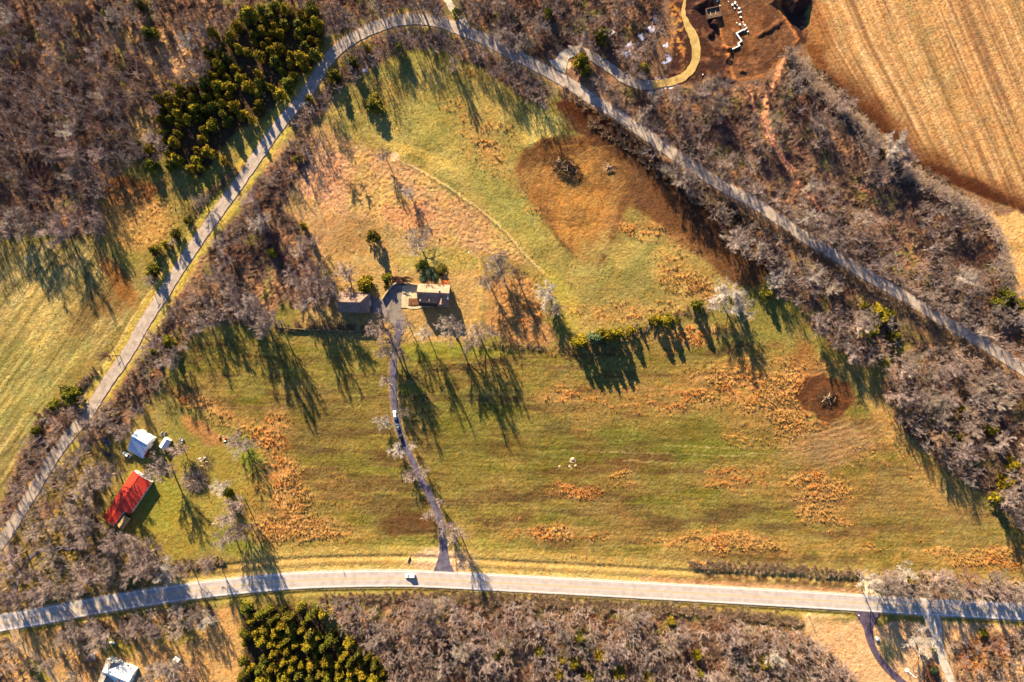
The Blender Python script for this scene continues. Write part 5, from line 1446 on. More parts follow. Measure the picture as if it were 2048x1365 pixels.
# --- the farmhouse
fh, fr = gable('farmhouse', 'tan-roofed farmhouse with small dormers beside the concrete pad', 866.5, 586, 6.5, -2.5, 15.8, 4.4, 5.0, 4.6, 8.2, 4.0, M_SHINGLE, M_TANW,
               wins=[('+y', -5, 2.2, 1.1, 1.3), ('+y', -1, 2.2, 1.6, 1.3), ('+y', 3, 2.2, 1.1, 1.3), ('+x', -1.5, 2.2, 1.1, 1.3), ('+x', 1.5, 5.2, .9, 1.2), ('-x', 0, 5.2, .9, 1.2), ('-x', -2.5, 2.0, 1.1, 1.3), ('-y', -5.5, 2.2, 1.1, 1.4), ('-y', -1, 2.2, 1.1, 1.4), ('-y', 6, 2.2, 1.1, 1.4)])
def dormer(u, y0, y1, half, zr, ze, nm='dormer'):
    """gabled dormer: ridge runs towards -y from y0 (on the main slope) to y1"""
    w = MB()
    yb = y1 + .25
    w.add([(u - half + .15, yb, ze - .2), (u + half - .15, yb, ze - .2), (u + half - .15, y0 - .3, ze - .2), (u - half + .15, y0 - .3, ze - .2),
           (u - half + .15, yb, ze + .02), (u + half - .15, yb, ze + .02), (u, yb, zr - .12), (u - half + .15, y0 - .3, ze + .02), (u + half - .15, y0 - .3, ze + .02), (u, y0 - .3, zr - .12),
           (u - half + .15, yb, ze - 1.6), (u + half - .15, yb, ze - 1.6)],
          [(0, 1, 5, 6, 4), (10, 11, 1, 0), (0, 4, 7, 3), (1, 2, 8, 5), (4, 6, 9, 7), (5, 8, 9, 6)])
    dm = part('dormer', w.mesh('dormer', M_TANW), fr)
    return dm
def dormer_roof(u, y0, y1, half, zr, ze, m):
    for s in (-1, 1):
        q = [(u, y0, zr), (u, y1, zr), (u + s * half, y1, ze), (u + s * half, y0 - (zr - ze) * 1.15, ze)]
        m.add(q + [(p[0], p[1], p[2] - .12) for p in q], [(0, 1, 2, 3), (7, 6, 5, 4), (1, 5, 6, 2), (2, 6, 7, 3), (0, 3, 7, 4)])
drm = MB()
for u_, y0_, y1_, hf, zr_, ze_ in ((-5.9, -1.5, -4.3, .95, 7.2, 6.0), (-1.7, -1.5, -4.3, .95, 7.2, 6.0), (4.3, -.9, -5.6, 2.1, 7.6, 5.0)):
    dormer(u_, y0_, y1_, hf, zr_, ze_)
    dormer_roof(u_, y0_, y1_, hf, zr_, ze_, drm)
part('dormer_roof', drm.mesh('dormer_roof', M_SHINGLE), fh)
for u_ in (-5.9, -1.7):
    w = MB(); w.box(u_ - .4, u_ + .4, -4.1, -4.04, 5.15, 6.1); part('window', w.mesh('window', M_GLASS), fh)
w = MB(); w.box(3.4, 5.2, -5.40, -5.33, 4.2, 5.4); part('window', w.mesh('window', M_GLASS), fh)
ww = MB(); ww.box(2.4, 7.4, -6.2, -4.55, -.5, 3.9); part('wing', ww.mesh('wing', M_TANW), fh)
wr = MB(); wr.prism([(2.1, -4.4, 4.35), (7.8, -4.4, 4.35), (7.8, -6.7, 3.7), (2.1, -6.7, 3.7)], (0, 0, .14), (0, 0, 0)); part('wing_roof', wr.mesh('wing_roof', M_SHINGLE), fh)
pr = MB(); pr.prism([(-7.4, -4.7, 3.75), (2.0, -4.7, 3.75), (2.0, -6.6, 3.2), (-7.4, -6.6, 3.2)], (0, 0, .12), (0, 0, 0)); pch = part('porch_roof', pr.mesh('porch_roof', noisy('porch_shadow_dark', (.045, .035, .035), (.07, .05, .05), 2)), fh)  # near-black roof colour paints in the shadow under the porch
for u_ in (-7.1, -4.1, -1.1, 1.8):
    w = MB(); w.box(u_ - .08, u_ + .08, -6.45, -6.29, 0, 3.22); part('porch_post', w.mesh('porch_post', M_TRIM), pch)
ch = MB(); ch.box(2.6, 3.2, .9, 1.6, 6.8, 9.0); part('chimney', ch.mesh('chimney', M_TRIM), fr)
sk = MB(); sk.box(7.0, 7.55, -2.7, -1.1, 6.2, 7.3); part('roof_vent', sk.mesh('roof_vent', M_TRIM), fr)
dr = MB(); dr.box(-.55, .55, 4.0, 4.06, .1, 2.2); part('door', dr.mesh('door', M_DARKW), fh)
x, y = W(890.5, 565.5, 2)
dk = thing('deck', 'orange-stained timber deck at the north-east corner of the farmhouse', 'deck', (x, y, 0), math.radians(-2.5))
m = MB(); m.box(-1.85, 1.85, -1.0, 1.0, 2.0, 2.16); part('deck_floor', m.mesh('deck_floor', M_WOODR), dk)
m = MB()
for i in range(9): m.box(-1.8 + i * .45 - .03, -1.8 + i * .45 + .03, .94, 1.0, 2.16, 3.0)
m.box(-1.85, 1.85, .92, 1.02, 3.0, 3.1); part('railing', m.mesh('railing', M_WOODR), dk)
for u_ in (-1.7, 1.7):
    for v_ in (-.85, .85):
        m = MB(); m.box(u_ - .08, u_ + .08, v_ - .08, v_ + .08, -.2, 2.0); part('leg', m.mesh('leg', M_POLE), dk)
# planting bed, hedge, retaining wall
x, y = W(827, 604, .2)
bd = thing('flower_bed', 'brown mulched flower bed in the corner of the concrete pad', 'flower bed', (x, y, 0), math.radians(-2.5))
m = MB(); m.box(-2.5, 2.5, -1.75, 1.75, -.1, .16); part('mulch', m.mesh('mulch', noisy('mulch_brown', (.13, .06, .03), (.2, .1, .05), 3, bump=.1)), bd)
for i, (u_, v_) in enumerate([(-1.5, .8), (-.4, .9), (.8, .5), (1.6, -.8), (.4, -1.0), (-1.2, -.6)]):
    V0, F0 = ST[i % 5]; pl_ = part('plant', np_mesh('plant', V0 * np.array([[.5, .5, .4]]), F0, TWIGR), bd); pl_.location = (u_, v_, .15)
def path_wall(name, label, cat, pts, width, height, mat, lumps=0.0, base=-.3, partname='wall_run', capm=None):
    P = [np.array(W(*p)) for p in pts]
    root = thing(name, label, cat, (P[0][0], P[0][1], 0))
    m = MB(); r_ = random.Random(len(pts) * 7)
    n = len(P); Lp, Rp, Hh = [], [], []
    for i in range(n):
        t = P[min(i + 1, n - 1)] - P[max(i - 1, 0)]; t = t / np.linalg.norm(t); nrm = np.array([-t[1], t[0]])
        w_ = width / 2 * (1 + r_.uniform(-lumps, lumps))
        Lp.append(P[i] + nrm * w_ - P[0]); Rp.append(P[i] - nrm * w_ - P[0]); Hh.append(height * (1 + r_.uniform(-lumps, lumps)))
    vs = []
    for i in range(n): vs += [(*Lp[i], base), (*Lp[i], Hh[i]), (*Rp[i], Hh[i]), (*Rp[i], base)]
    fs = []
    for i in range(n - 1):
        for k in range(4): fs.append((i * 4 + k, i * 4 + (k + 1) % 4, (i + 1) * 4 + (k + 1) % 4, (i + 1) * 4 + k))
    fs += [(0, 1, 2, 3), (4 * n - 1, 4 * n - 2, 4 * n - 3, 4 * n - 4)]
    m.add(vs, fs)
    part(partname, m.mesh(partname, mat), root)
    return root
path_wall('retaining_wall', 'curved tan retaining wall around the farmhouse parking court', 'wall', smooth([(765, 599), (772, 588), (782, 575), (791, 567.5), (800, 566), (815, 567), (836, 570)], 4), .55, 1.7, M_EARTHW)
hd = thing('hedge', 'dark purple clipped hedge above the retaining wall', 'hedge', (*W(803, 560.5, 1.2), 0), math.radians(-3))
V1, F1 = leaf_cloud(900, 60, 26, .13, lambda q: .95)
V1 = V1 * np.array([[4.4, 1.6, 2.3]]) + np.array([[0, 0, .1]])
part('leaves', np_mesh('leaves', V1, F1, noisy('purple_leaves', (.035, .02, .022), (.07, .03, .03), 1)), hd)
for i, (a_, b_, c_, d_, mt_, lb) in enumerate([(843, 532, 12, 2.0, 0, 'green shrub bed under the forked tree north of the farmhouse, west side'), (857, 545, 11, 1.4, 2, 'pale green shrub close to the back wall of the farmhouse'), (882, 541, 11, 2.2, 0, 'dark green rounded shrub north-east of the farmhouse'), (868, 553, 9, 1.0, 2, 'low grey-green ground cover bush by the back wall'), (846, 558, 8, 1.0, 2, 'low pale bush at the north-west corner of the farmhouse'),
                                   (770, 573, 4, 1.8, 1, 'tiny yellow shrub beside the retaining wall')]):
    bush(a_, b_, c_, d_, lb, mt_)

# --- barn with hip end
bn, br_ = gable('barn', 'long brown-roofed barn with one hipped end west of the parking court', 707, 605, 5.5, -1, 15.5, 5.0, 5.0, 3.6, 7.4, 3.6, M_SHINGB, M_DARKW, hip=4.2, cat='barn', wins=[('-y', -3, 1.7, 1.2, 1.0), ('+y', 0, 1.7, 1.2, 1.0)])
m = MB(); m.box(7.36, 7.42, -1.4, 1.4, 0, 2.6); part('door', m.mesh('door', M_TRIM), bn)

# --- red-roofed house
rh, rr_ = gable('red_roof_house', 'house with bright red metal roof in the western yard', 257.5, 983, 3.8, 56.5, 19.0, 4.1, 6.6, 3.2, 4.3, 2.9, M_REDROOF, M_WHITEW, over=.35,
                wins=[('+x', -3, 1.6, 1.2, 1.1), ('+x', 1.5, 1.6, 1.2, 1.1), ('-y', -2, 1.6, 1.2, 1.1), ('-y', 3, 1.6, 1.2, 1.1), ('-y', 6.5, 1.6, 1.2, 1.1), ('+y', 4, 1.7, 1.2, 1.1), ('+y', 0, 1.7, 1.2, 1.1)])
# lower western part of the same house
m = MB(); m.box(-18.2, -9.2, -2.9, 3.6, -.5, 2.5); part('wing', m.mesh('wing', M_WHITEW), rh)
m = MB()
for s, d, e in ((1, 3.9, 2.75), (-1, 3.2, 2.8)):
    q = [(-18.6, 0.2, 3.45), (-9.3, 0.2, 3.45), (-9.3, s * d + .2, e), (-18.6, s * d + .2, e)]
    m.add(q + [(p[0], p[1], p[2] - .14) for p in q], [(0, 1, 2, 3), (7, 6, 5, 4), (1, 5, 6, 2), (2, 6, 7, 3), (3, 7, 4, 0)])
wr_ = part('wing_roof', m.mesh('wing_roof', M_REDROOF), rh); tag(wr_, 'lower red roof at the south-west end')
for (u_, v_) in ((3.4, -.9), (2.4, -2.0), (4.2, -2.3), (5.0, -1.4)):
    m = MB(); m.tube((u_, v_, 3.6), (u_, v_, 4.9), .13, .13, 8); part('vent_pipe', m.mesh('vent_pipe', M_METAL), rr_)
m = MB(); m.box(9.15, 9.21, -1.5, -.6, 0, 2.1); part('door', m.mesh('door', M_DARKW), rh)
m = MB(); m.box(-9.2, -7.6, -6.0, -4.6, -.2, .9); m.box(-10.6, -9.2, -5.0, -3.4, -.2, .5); part('steps', m.mesh('steps', M_METAL), rh)
cp, _ = gable('carport', 'small tan-roofed lean-to close against the red-roofed house', 246, 1045, 2.4, 55, 6.4, 1.6, 1.9, 2.3, 2.7, 2.0, M_TANROOF, M_DARKW, over=.2, cat='shed')

# --- metal-roofed garage with red walls, shade blue put into its roof colour
wg, wgr = gable('garage', 'metal-roofed garage, shade blue put into its roof colour, with a red lower side wall north of the red-roofed house', 278, 880.5, 7.2, -30, 8.8, 3.0, 9.2, 4.6, 7.2, 2.3, M_SHADEBLUE, M_WHITEW, over=.3, cat='garage', wins=[('+y', 2.4, 1.6, 1.0, .9)])
m = MB(); m.box(1.0, 3.6, 2.5, 4.0, 3.9, 4.2); m.box(-1.8, .6, 2.5, 3.7, 3.9, 4.2); part('awning', m.mesh('awning', M_WHITEP), wg)
m = MB(); m.box(4.10, 4.16, -8.6, .4, 0, 2.2); part('side_wall', m.mesh('side_wall', M_REDW), wg)
m = MB(); m.box(4.17, 4.2, -3.6, -.6, 0, 2.2); part('door', m.mesh('door', M_TRIM), wg)
ss, _ = gable('small_shed', 'little white shed with bluish roof east of the metal-roofed garage', 328.5, 887.5, 2.4, 58, 5.4, 1.65, 1.75, 2.1, 3.0, 2.1, M_WHITEROOF, M_WHITEW, over=.12, cat='shed')
m = MB(); m.box(-2.62, -2.57, -.6, .6, 0, 1.9); part('door', m.mesh('door', M_DARKW), ss)

# --- house at the lower left with white slope
wh, whr = gable('white_gabled_house', 'house with bright white roof slope at the lower edge of the yard', 233, 1352, 5.5, -22, 14.0, 4.6, 4.6, 3.0, 6.6, 3.0, M_WHITEROOF, M_WHITEW, over=.3, wins=[('+x', 0, 1.6, 1.2, 1.2), ('+y', 2, 1.6, 1.2, 1.2)])
m = MB()
for s in (-1, 1):
    q = [(-4.8, -7.5, 5.6), (-4.8, 4.9, 5.6), (-4.8 + s * 3.6, 4.9, 3.3), (-4.8 + s * 3.6, -7.5, 3.3)]
    m.add(q + [(p[0], p[1], p[2] - .14) for p in q], [(0, 1, 2, 3), (7, 6, 5, 4), (1, 5, 6, 2), (2, 6, 7, 3), (0, 3, 7, 4)])
part('wing_roof', m.mesh('wing_roof', M_GREYROOF), wh)
m = MB(); m.box(-8.1, -1.5, -7.1, 4.6, -.5, 3.35); part('wing', m.mesh('wing', M_WHITEW), wh)
m = MB(); m.box(1.6, 2.2, -2.6, -2.0, 3.6, 5.9); part('chimney', m.mesh('chimney', M_BRICK), whr)
sh2, _ = gable('storage_shed', 'small white metal storage shed east of the white-gabled house', 351, 1322, 2.3, -38, 2.9, 1.6, 1.7, 2.1, 2.7, 2.1, M_WHITEROOF, M_METAL, over=.1, cat='shed')
sh3, _ = gable('garden_shed', 'little brown garden shed with pale front edge beside the yard trees', 179, 1318, 2.2, 12, 3.4, 1.4, 1.5, 1.9, 2.5, 1.9, M_SHINGB, M_WHITEW, over=.15, cat='shed')

# white gas tank
x, y = W(225, 1286, .8)
tk = thing('gas_tank', 'white cylindrical gas tank on the lawn south of the highway', 'tank', (x, y, 0), math.radians(-4))
m = MB()
for (a0, r0), (a1, r1) in zip([(-1.5, .1), (-1.42, .35), (-1.2, .5), (1.2, .5), (1.42, .35)], [(-1.42, .35), (-1.2, .5), (1.2, .5), (1.42, .35), (1.5, .1)]):
    m.tube((a0, 0, .8), (a1, 0, .8), r0, r1, 14, False)
part('shell', m.mesh('shell', M_WHITEP, smooth_=True), tk)
for u_ in (-.8, .8):
    m = MB(); m.box(u_ - .1, u_ + .1, -.35, .35, -.1, .42); part('leg', m.mesh('leg', M_METAL), tk)
m = MB(); m.tube((0, 0, 1.28), (0, 0, 1.45), .18, .18, 10); part('valve_cap', m.mesh('valve_cap', M_METAL), tk)

# --- low fence rails, stone wall
path_wall('stone_wall', 'low dark stone wall along the north side of the west meadow', 'wall', smooth([(556, 655), (600, 658), (650, 661), (700, 663), (742, 665)], 4), .55, 1.0, noisy('dark_stone', (.10, .075, .04), (.22, .17, .10), 1.2), .3)  # plain dark brown stone colour, close to the ground's
def wire_fence(label, pts, step=3.5, h=1.25, rails=3, woody=False, group=None):
    P = smooth(pts, 3); Wp = [np.array(W(*p)) for p in P]
    root = thing('wire_fence' if not woody else 'rail_fence', label, 'fence', (Wp[0][0], Wp[0][1], 0), group=group)
    o = Wp[0]; s = 0; nxt = 0; posts = []
    for a_, b_ in zip(Wp[:-1], Wp[1:]):
        L = np.linalg.norm(b_ - a_)
        while nxt <= s + L:
            q = a_ + (b_ - a_) * (nxt - s) / L; posts.append(q); nxt += step
        s += L
    pm = MB(); pm.tube((0, 0, -.4), (0, 0, h + .15), .09, .08, 6); pme = pm.mesh('post', M_POLE)
    for q in posts[:95]:
        p_ = part('post', pme, root); p_.location = (q[0] - o[0], q[1] - o[1], ground_z(*q))
    wm = MB()
    for a_, b_ in zip(posts[:-1], posts[1:]):
        za, zb = ground_z(*a_), ground_z(*b_)
        for k in range(rails):
            zz = h * (k + 1) / rails
            rr = .045 if woody else .015
            wm.tube((*(a_ - o), za + zz), (*(b_ - o), zb + zz), rr, rr, 4)
    part('rail' if woody else 'wire', wm.mesh('wire', M_POLE if woody else M_METAL), root)
wire_fence('long curved wire fence between pink grassland and the upper green meadow', [(790, 318), (850, 348), (905, 382), (955, 418), (1003, 458), (1045, 505), (1085, 548)], 3.2)
wire_fence('wire fence north of the farmhouse lawn running towards the lamp pole', [(690, 432), (740, 440), (792, 459), (860, 490), (938, 517)], 3.5)
wire_fence('straight rail fence along the south side of the brambly patch', [(958, 686), (1020, 690), (1088, 692)], 2.4, 1.2, 3, True)
wire_fence('wire fence joining the cedars to the eastern thicket', [(1100, 700), (1145, 695), (1250, 672), (1340, 640), (1400, 618), (1480, 612), (1530, 600)], 4)
wire_fence('pale rail fence around the yard behind the white-gabled house', [(262, 1334), (276, 1314), (290, 1292), (306, 1301), (322, 1312)], 2.4, 1.3, 3, True)
wire_fence('rail fence at the east side of the yard south of the highway', [(378, 1318), (396, 1334), (420, 1352)], 2.4, 1.3, 3, True)

# --- poles and signs
def utility_pole(px, py, h, label, arm=True, rz=.4):
    x, y = W(px, py)
    r = thing('utility_pole', label, 'utility pole', (x, y, ground_z(x, y)), rz)
    m = MB(); m.tube((0, 0, -.3), (0, 0, h), .17, .11, 8); part('pole', m.mesh('pole', M_POLE), r)
    if arm:
        m = MB(); m.box(-1.2, 1.2, -.06, .06, h - .9, h - .76); ar = part('cross_arm', m.mesh('cross_arm', M_POLE), r)
        for u_ in (-1.05, -.4, .4, 1.05):
            m = MB(); m.tube((u_, 0, h - .76), (u_, 0, h - .55), .05, .03, 6); part('insulator', m.mesh('insulator', M_METAL), ar)
utility_pole(1097, 129, 16.4, 'tall wooden utility pole by the gravel apron with a long thin shadow')
utility_pole(1190, 211, 4.4, 'short wooden pole on the south verge of the country road', False)
utility_pole(304, 577, 4.6, 'wooden pole at the south end of the roadside cedars', True, 1.0)
utility_pole(1617, 1231, 4.2, 'wooden marker pole on the lawn west of the asphalt drive', False)
utility_pole(222, 688, 5.0, 'dark wooden pole on the verge above the lone roadside tree', True, 1.0)
utility_pole(1894, 1318, 9.0, 'wooden pole east of the gravel drive', True, .2)
def lamp(px, py, h, label, white=False, rz=0.0):
    x, y = W(px, py)
    r = thing('lamp_pole', label, 'lamp post', (x, y, ground_z(x, y)), rz)
    mt = M_WHITEP if white else M_METAL
    m = MB(); m.tube((0, 0, -.3), (0, 0, h), .14 if white else .1, .11 if white else .07, 8); part('pole', m.mesh('pole', mt), r)
    m = MB(); m.tube((0, 0, h), (1.1, 0, h + .25), .05, .05, 6); part('arm', m.mesh('arm', mt), r)
    m = MB(); m.box(.9, 1.7, -.22, .22, h + .1, h + .3); part('lamp_head', m.mesh('lamp_head', M_WHITEP, bevel=.05), r)
    if white:
        m = MB(); m.tube((0, 0, -.1), (0, 0, .35), 1.15, 1.0, 16); part('base', m.mesh('base', M_WHITEP), r)
lamp(942, 513, 6.9, 'grey lamp pole on the fence north-east of the farmhouse', rz=2.2)
lamp(1814, 1341, 8.2, 'white lamp pole on a white round base between the two southern drives', True, 2.5)
def road_sign(px, py, label, w=.75, h=2.3, col=None, rz=0.0, cat='road sign'):
    x, y = W(px, py)
    r = thing('road_sign', label, cat, (x, y, ground_z(x, y)), rz)
    m = MB(); m.tube((0, 0, -.3), (0, 0, h), .05, .05, 6); part('post', m.mesh('post', M_METAL), r)
    m = MB(); m.add([(0.06, 0, h - w * 1.1), (0.06, w * .6, h - w * .5), (0.06, 0, h + w * .1), (0.06, -w * .6, h - w * .5), (.09, 0, h - w * 1.1), (.09, w * .6, h - w * .5), (.09, 0, h + w * .1), (.09, -w * .6, h - w * .5)],
                    [(0, 1, 2, 3), (7, 6, 5, 4), (0, 4, 5, 1), (1, 5, 6, 2), (2, 6, 7, 3), (3, 7, 4, 0)])
    part('panel', m.mesh('panel', col or noisy('sign_yellow', (.7, .45, .03), (.72, .48, .05), 1)), r)
road_sign(681, 1129, 'road sign on the north verge of the highway west of the driveway', 1.0, 2.6)
road_sign(1263, 1159, 'thin road sign on the pale patch of the north verge, east of the driveway', .5, 2.3, M_METAL)
road_sign(864, 1138, 'small marker post on the gravel just west of the driveway mouth', .25, 1.4, M_METAL)
def mailbox(px, py, label, rz=0.0):
    x, y = W(px, py)
    r = thing('mailbox', label, 'mailbox', (x, y, ground_z(x, y)), rz)
    m = MB(); m.box(-.06, .06, -.06, .06, -.2, 1.0); part('post', m.mesh('post', M_POLE), r)
    m = MB(); pr_ = [(-.3, -.14, 1.0), (-.3, .14, 1.0), (-.3, .14, 1.18), (-.3, .07, 1.28), (-.3, -.07, 1.28), (-.3, -.14, 1.18)]; m.prism(pr_, (.6, 0, 0), (0, 0, 0)); part('box', m.mesh('box', M_WHITEP), r)
mailbox(1716, 1230, 'mailbox beside the mouth of the dark asphalt drive')
x, y = W(1755, 1278, .8)
tb = thing('transformer_box', 'pale green utility box on the lawn by the asphalt drive', 'utility box', (x, y, 0), .2)
m = MB(); m.box(-.75, .75, -.6, .6, -.1, 1.0); part('cabinet', m.mesh('cabinet', noisy('pale_green_steel', (.5, .62, .48), (.6, .7, .55), 1), bevel=.04), tb)
m = MB(); m.box(-.8, .8, -.65, .65, 1.0, 1.12); part('lid', m.mesh('lid', M_WHITEP, bevel=.03), tb)
x, y = W(817, 1118, .4)
cv = thing('culvert', 'concrete culvert headwall in the ditch west of the driveway mouth', 'culvert', (x, y, -.2), 1.2)
m = MB(); m.box(-1.3, 1.3, -.2, .2, -.4, 1.0); part('headwall', m.mesh('headwall', M_EARTHW), cv)
m = MB(); m.tube((0, -.5, .3), (0, -.1, .3), .4, .4, 14); part('pipe', m.mesh('pipe', M_METAL), cv)

# --- vehicles (front towards local +x)
def loft(rings):
    """rings: (x, zlo, zhi, half width, top half width)"""
    m = MB(); vs = []; k = 8
    for (x_, z0, z1, w, wt) in rings:
        zm = z0 + (z1 - z0) * .55
        vs += [(x_, -w * .92, z0), (x_, -w, z0 + (z1 - z0) * .25), (x_, -w, zm), (x_, -wt, z1), (x_, wt, z1), (x_, w, zm), (x_, w, z0 + (z1 - z0) * .25), (x_, w * .92, z0)]
    n = len(rings); fs = []
    for i in range(n - 1):
        for j in range(k): fs.append((i * k + j, i * k + (j + 1) % k, (i + 1) * k + (j + 1) % k, (i + 1) * k + j))
    fs += [tuple(range(k)), tuple(range((n - 1) * k + k - 1, (n - 1) * k - 1, -1))]
    m.add(vs, fs); return m
def paint(name, c): return noisy(name, c, tuple(min(1, v * 1.08) for v in c), .5, rough=.28, spec=.5)
def vehicle(name, label, px, py, rz, L, Wd, Ht, body, cat='car', kind='sedan'):
    x, y = W(px, py, 1.0)
    r = thing(name, label, cat, (x, y, .11 if name == 'station_wagon' else .06), math.radians(rz))
    h = L / 2; w = Wd / 2; bl = .95 if kind != 'sedan' else .82
    B = loft([(-h, .45, bl * .85, w * .82, w * .7), (-h + .15, .30, bl * .98, w * .96, w * .84), (-h * .55, .24, bl, w, w * .88), (h * .45, .24, bl, w, w * .88), (h - .45, .26, bl * .9, w * .97, w * .82), (h - .12, .32, bl * .78, w * .9, w * .72), (h, .42, bl * .62, w * .74, w * .6)])
    part('body', B.mesh('body', body, smooth_=False), r)
    if kind == 'sedan': c0, c1, f0, f1 = -h * .78, h * .46, -h * .45, h * .12
    elif kind == 'suv': c0, c1, f0, f1 = -h * .97, h * .44, -h * .86, h * .16
    else: c0, c1, f0, f1 = -h * .22, h * .52, -h * .12, h * .28
    G = loft([(c0, bl - .05, bl, w * .86, w * .84), (f0, bl - .05, Ht - .05, w * .86, w * .66), (f1, bl - .05, Ht - .05, w * .86, w * .66), (c1, bl - .05, bl, w * .86, w * .84)])
    part('windows', G.mesh('windows', M_GLASS), r)
    R_ = loft([(f0 - .05, Ht - .07, Ht - .01, w * .68, w * .62), ((f0 + f1) / 2, Ht - .07, Ht + .03, w * .7, w * .6), (f1 + .05, Ht - .07, Ht - .01, w * .68, w * .62)])
    part('roof', R_.mesh('roof', body), r)
    for sx in (-1, 1):
        for sy in (-1, 1):
            m = MB(); m.tube((sx * h * .62, sy * (w - .2), .33), (sx * h * .62, sy * (w + .02), .33), .33, .33, 14); wl = part('wheel', m.mesh('wheel', M_BLACK), r)
            m = MB(); m.tube((sx * h * .62, sy * (w + .0), .33), (sx * h * .62, sy * (w + .035), .33), .19, .17, 10); part('rim', m.mesh('rim', M_METAL), wl)
    for sy in (-1, 1):
        m = MB(); m.box(h - .2, h - .02, sy * w * .58 - .14, sy * w * .58 + .14, bl * .6, bl * .72); part('headlight', m.mesh('headlight', M_WHITEP), r)
        m = MB(); m.box(-h - .01, -h + .1, sy * w * .62 - .12, sy * w * .62 + .12, bl * .68, bl * .84); part('tail_light', m.mesh('tail_light', M_REDW), r)
    if kind == 'pickup':
        m = MB(); m.box(-h * .93, -h * .27, -w * .74, w * .74, bl - .02, bl + .012); part('truck_bed', m.mesh('truck_bed', M_BLACK), r)
        m = MB(); m.box(-h * .95, -h * .27, -w * .84, -w * .74, bl - .05, bl + .1); m.box(-h * .95, -h * .27, w * .74, w * .84, bl - .05, bl + .1); m.box(-h * .97, -h * .93, -w * .84, w * .84, bl - .05, bl + .1)
        part('bed_rail', m.mesh('bed_rail', body), r)
    return r
P_WHITE = paint('white_car_paint', (.75, .76, .78)); P_BLUE = paint('blue_car_paint', (.03, .06, .18)); P_DARK = paint('navy_car_paint', (.02, .045, .10)); P_BLACK = paint('black_car_paint', (.012, .013, .02)); P_SIL = paint('silver_car_paint', (.45, .47, .5))
vehicle('car', 'white sedan parked on the driveway', 789.5, 830.5, 96, 4.4, 1.8, 1.45, P_WHITE)
vehicle('car', 'navy hatchback parked on the driveway behind the white sedan', 796, 857, 104, 4.2, 1.75, 1.5, P_DARK)
vehicle('pickup_truck', 'black pickup at the lower end of the row of vehicles on the driveway', 801.5, 875, 108, 5.0, 1.9, 1.8, P_BLACK, 'pickup', 'pickup')
vehicle('station_wagon', 'white station wagon driving on the highway near the driveway mouth', 820, 1152.5, 180, 5.1, 1.95, 1.75, P_WHITE, 'car', 'suv')
vehicle('car', 'blue car parked on the grass west of the metal-roofed garage', 212, 883, -50, 4.6, 1.8, 1.45, P_BLUE)
vehicle('car', 'black car in the shade below the blue one', 213, 909, -35, 4.3, 1.8, 1.4, P_BLACK)
vehicle('car', 'white car tucked against the lower corner of the metal-roofed garage', 252.5, 910, 150, 4.3, 1.7, 1.45, P_WHITE)

# --- heaps
def brush_pile(px, py, rx, ry, h, n, label, mat, logs=10, seed=1, lightlogs=True, cat='brush pile', flat=.25):
    x, y = W(px, py, h * .3)
    r = thing('brush_pile', label, cat, (x, y, ground_z(x, y)))
    q = random.Random(seed); sg = []
    for _ in range(n):
        a = q.uniform(0, 6.28); d = q.random() ** .6
        cx, cy = math.cos(a) * d * rx, math.sin(a) * d * ry
        z = h * (1 - d ** 1.6) * q.uniform(.2, 1)
        L = q.uniform(.8, 2.4); b = a + q.gauss(0, .8); el = q.gauss(.15, flat)
        sg.append((cx, cy, z, cx + math.cos(b) * L, cy + math.sin(b) * L, max(0, z + math.sin(el) * L), q.uniform(.03, .07), .02))
    V, F = prisms(sg, 3); part('branches', np_mesh('branches', V, F, mat), r)
    m = MB()
    for k in range(10):
        a0, a1 = k * .628, (k + 1) * .628
        m.add([(0, 0, h * .55), (math.cos(a0) * rx * .7, math.sin(a0) * ry * .7, -.2), (math.cos(a1) * rx * .7, math.sin(a1) * ry * .7, -.2)], [(0, 1, 2)])
    part('earth_core', m.mesh('earth_core', noisy('dark_earth', (.03, .02, .012), (.07, .045, .03), 2)), r)
    for k in range(logs):
        a = q.uniform(0, 6.28); d = q.uniform(.1, .75); b = q.uniform(0, 3.14); L = q.uniform(1.4, 3.2)
        m = MB(); m.tube((math.cos(a) * d * rx - math.cos(b) * L / 2, math.sin(a) * d * ry - math.sin(b) * L / 2, h * .55 * (1 - d) + .4), (math.cos(a) * d * rx + math.cos(b) * L / 2, math.sin(a) * d * ry + math.sin(b) * L / 2, h * .6 * (1 - d) + q.uniform(.3, .9)), q.uniform(.14, .26), .12, 7)
        part('log', m.mesh('log', M_STONE if not lightlogs else LOGM), r)
    return r
LOGM = noisy('cut_log', (.34, .20, .12), (.46, .32, .22), 2)
DARKTW = noisy('burnt_twigs', (.02, .014, .012), (.085, .055, .042), 1)
_bp = brush_pile(1131, 334, 9.2, 4.6, 2.8, 900, 'large dark brush pile in the middle of the cleared soil', DARKTW, 12, 3); _bp.rotation_euler.z = math.radians(-36)
brush_pile(1217, 334, 2.6, 1.8, 1.9, 60, 'pale mound of stumps and clods east of the large brush pile', LOGM, 9, 4)
brush_pile(1656, 796, 4.8, 3.6, 1.9, 260, 'dark brush pile in the round patch of red soil', DARKTW, 9, 5)
brush_pile(390, 960, 6.3, 6.0, 2.6, 1000, 'round dome of grey branches on the lawn east of the red-roofed house', TWIG, 6, 6)
brush_pile(410, 925, 4.2, 4.0, 1.2, 220, 'low heap of yellowish branches north of the round dome', noisy('straw_sticks', (.3, .2, .09), (.4, .3, .15), 1), 4, 7)
brush_pile(378, 1350, 5.0, 4.0, 1.6, 260, 'heap of brown branches at the east side of the lower yard', TWIGR, 5, 8)
brush_pile(1405, 172, 5.0, 3.6, 1.8, 320, 'black burnt brush pile at the south edge of the building site', DARKTW, 4, 9)
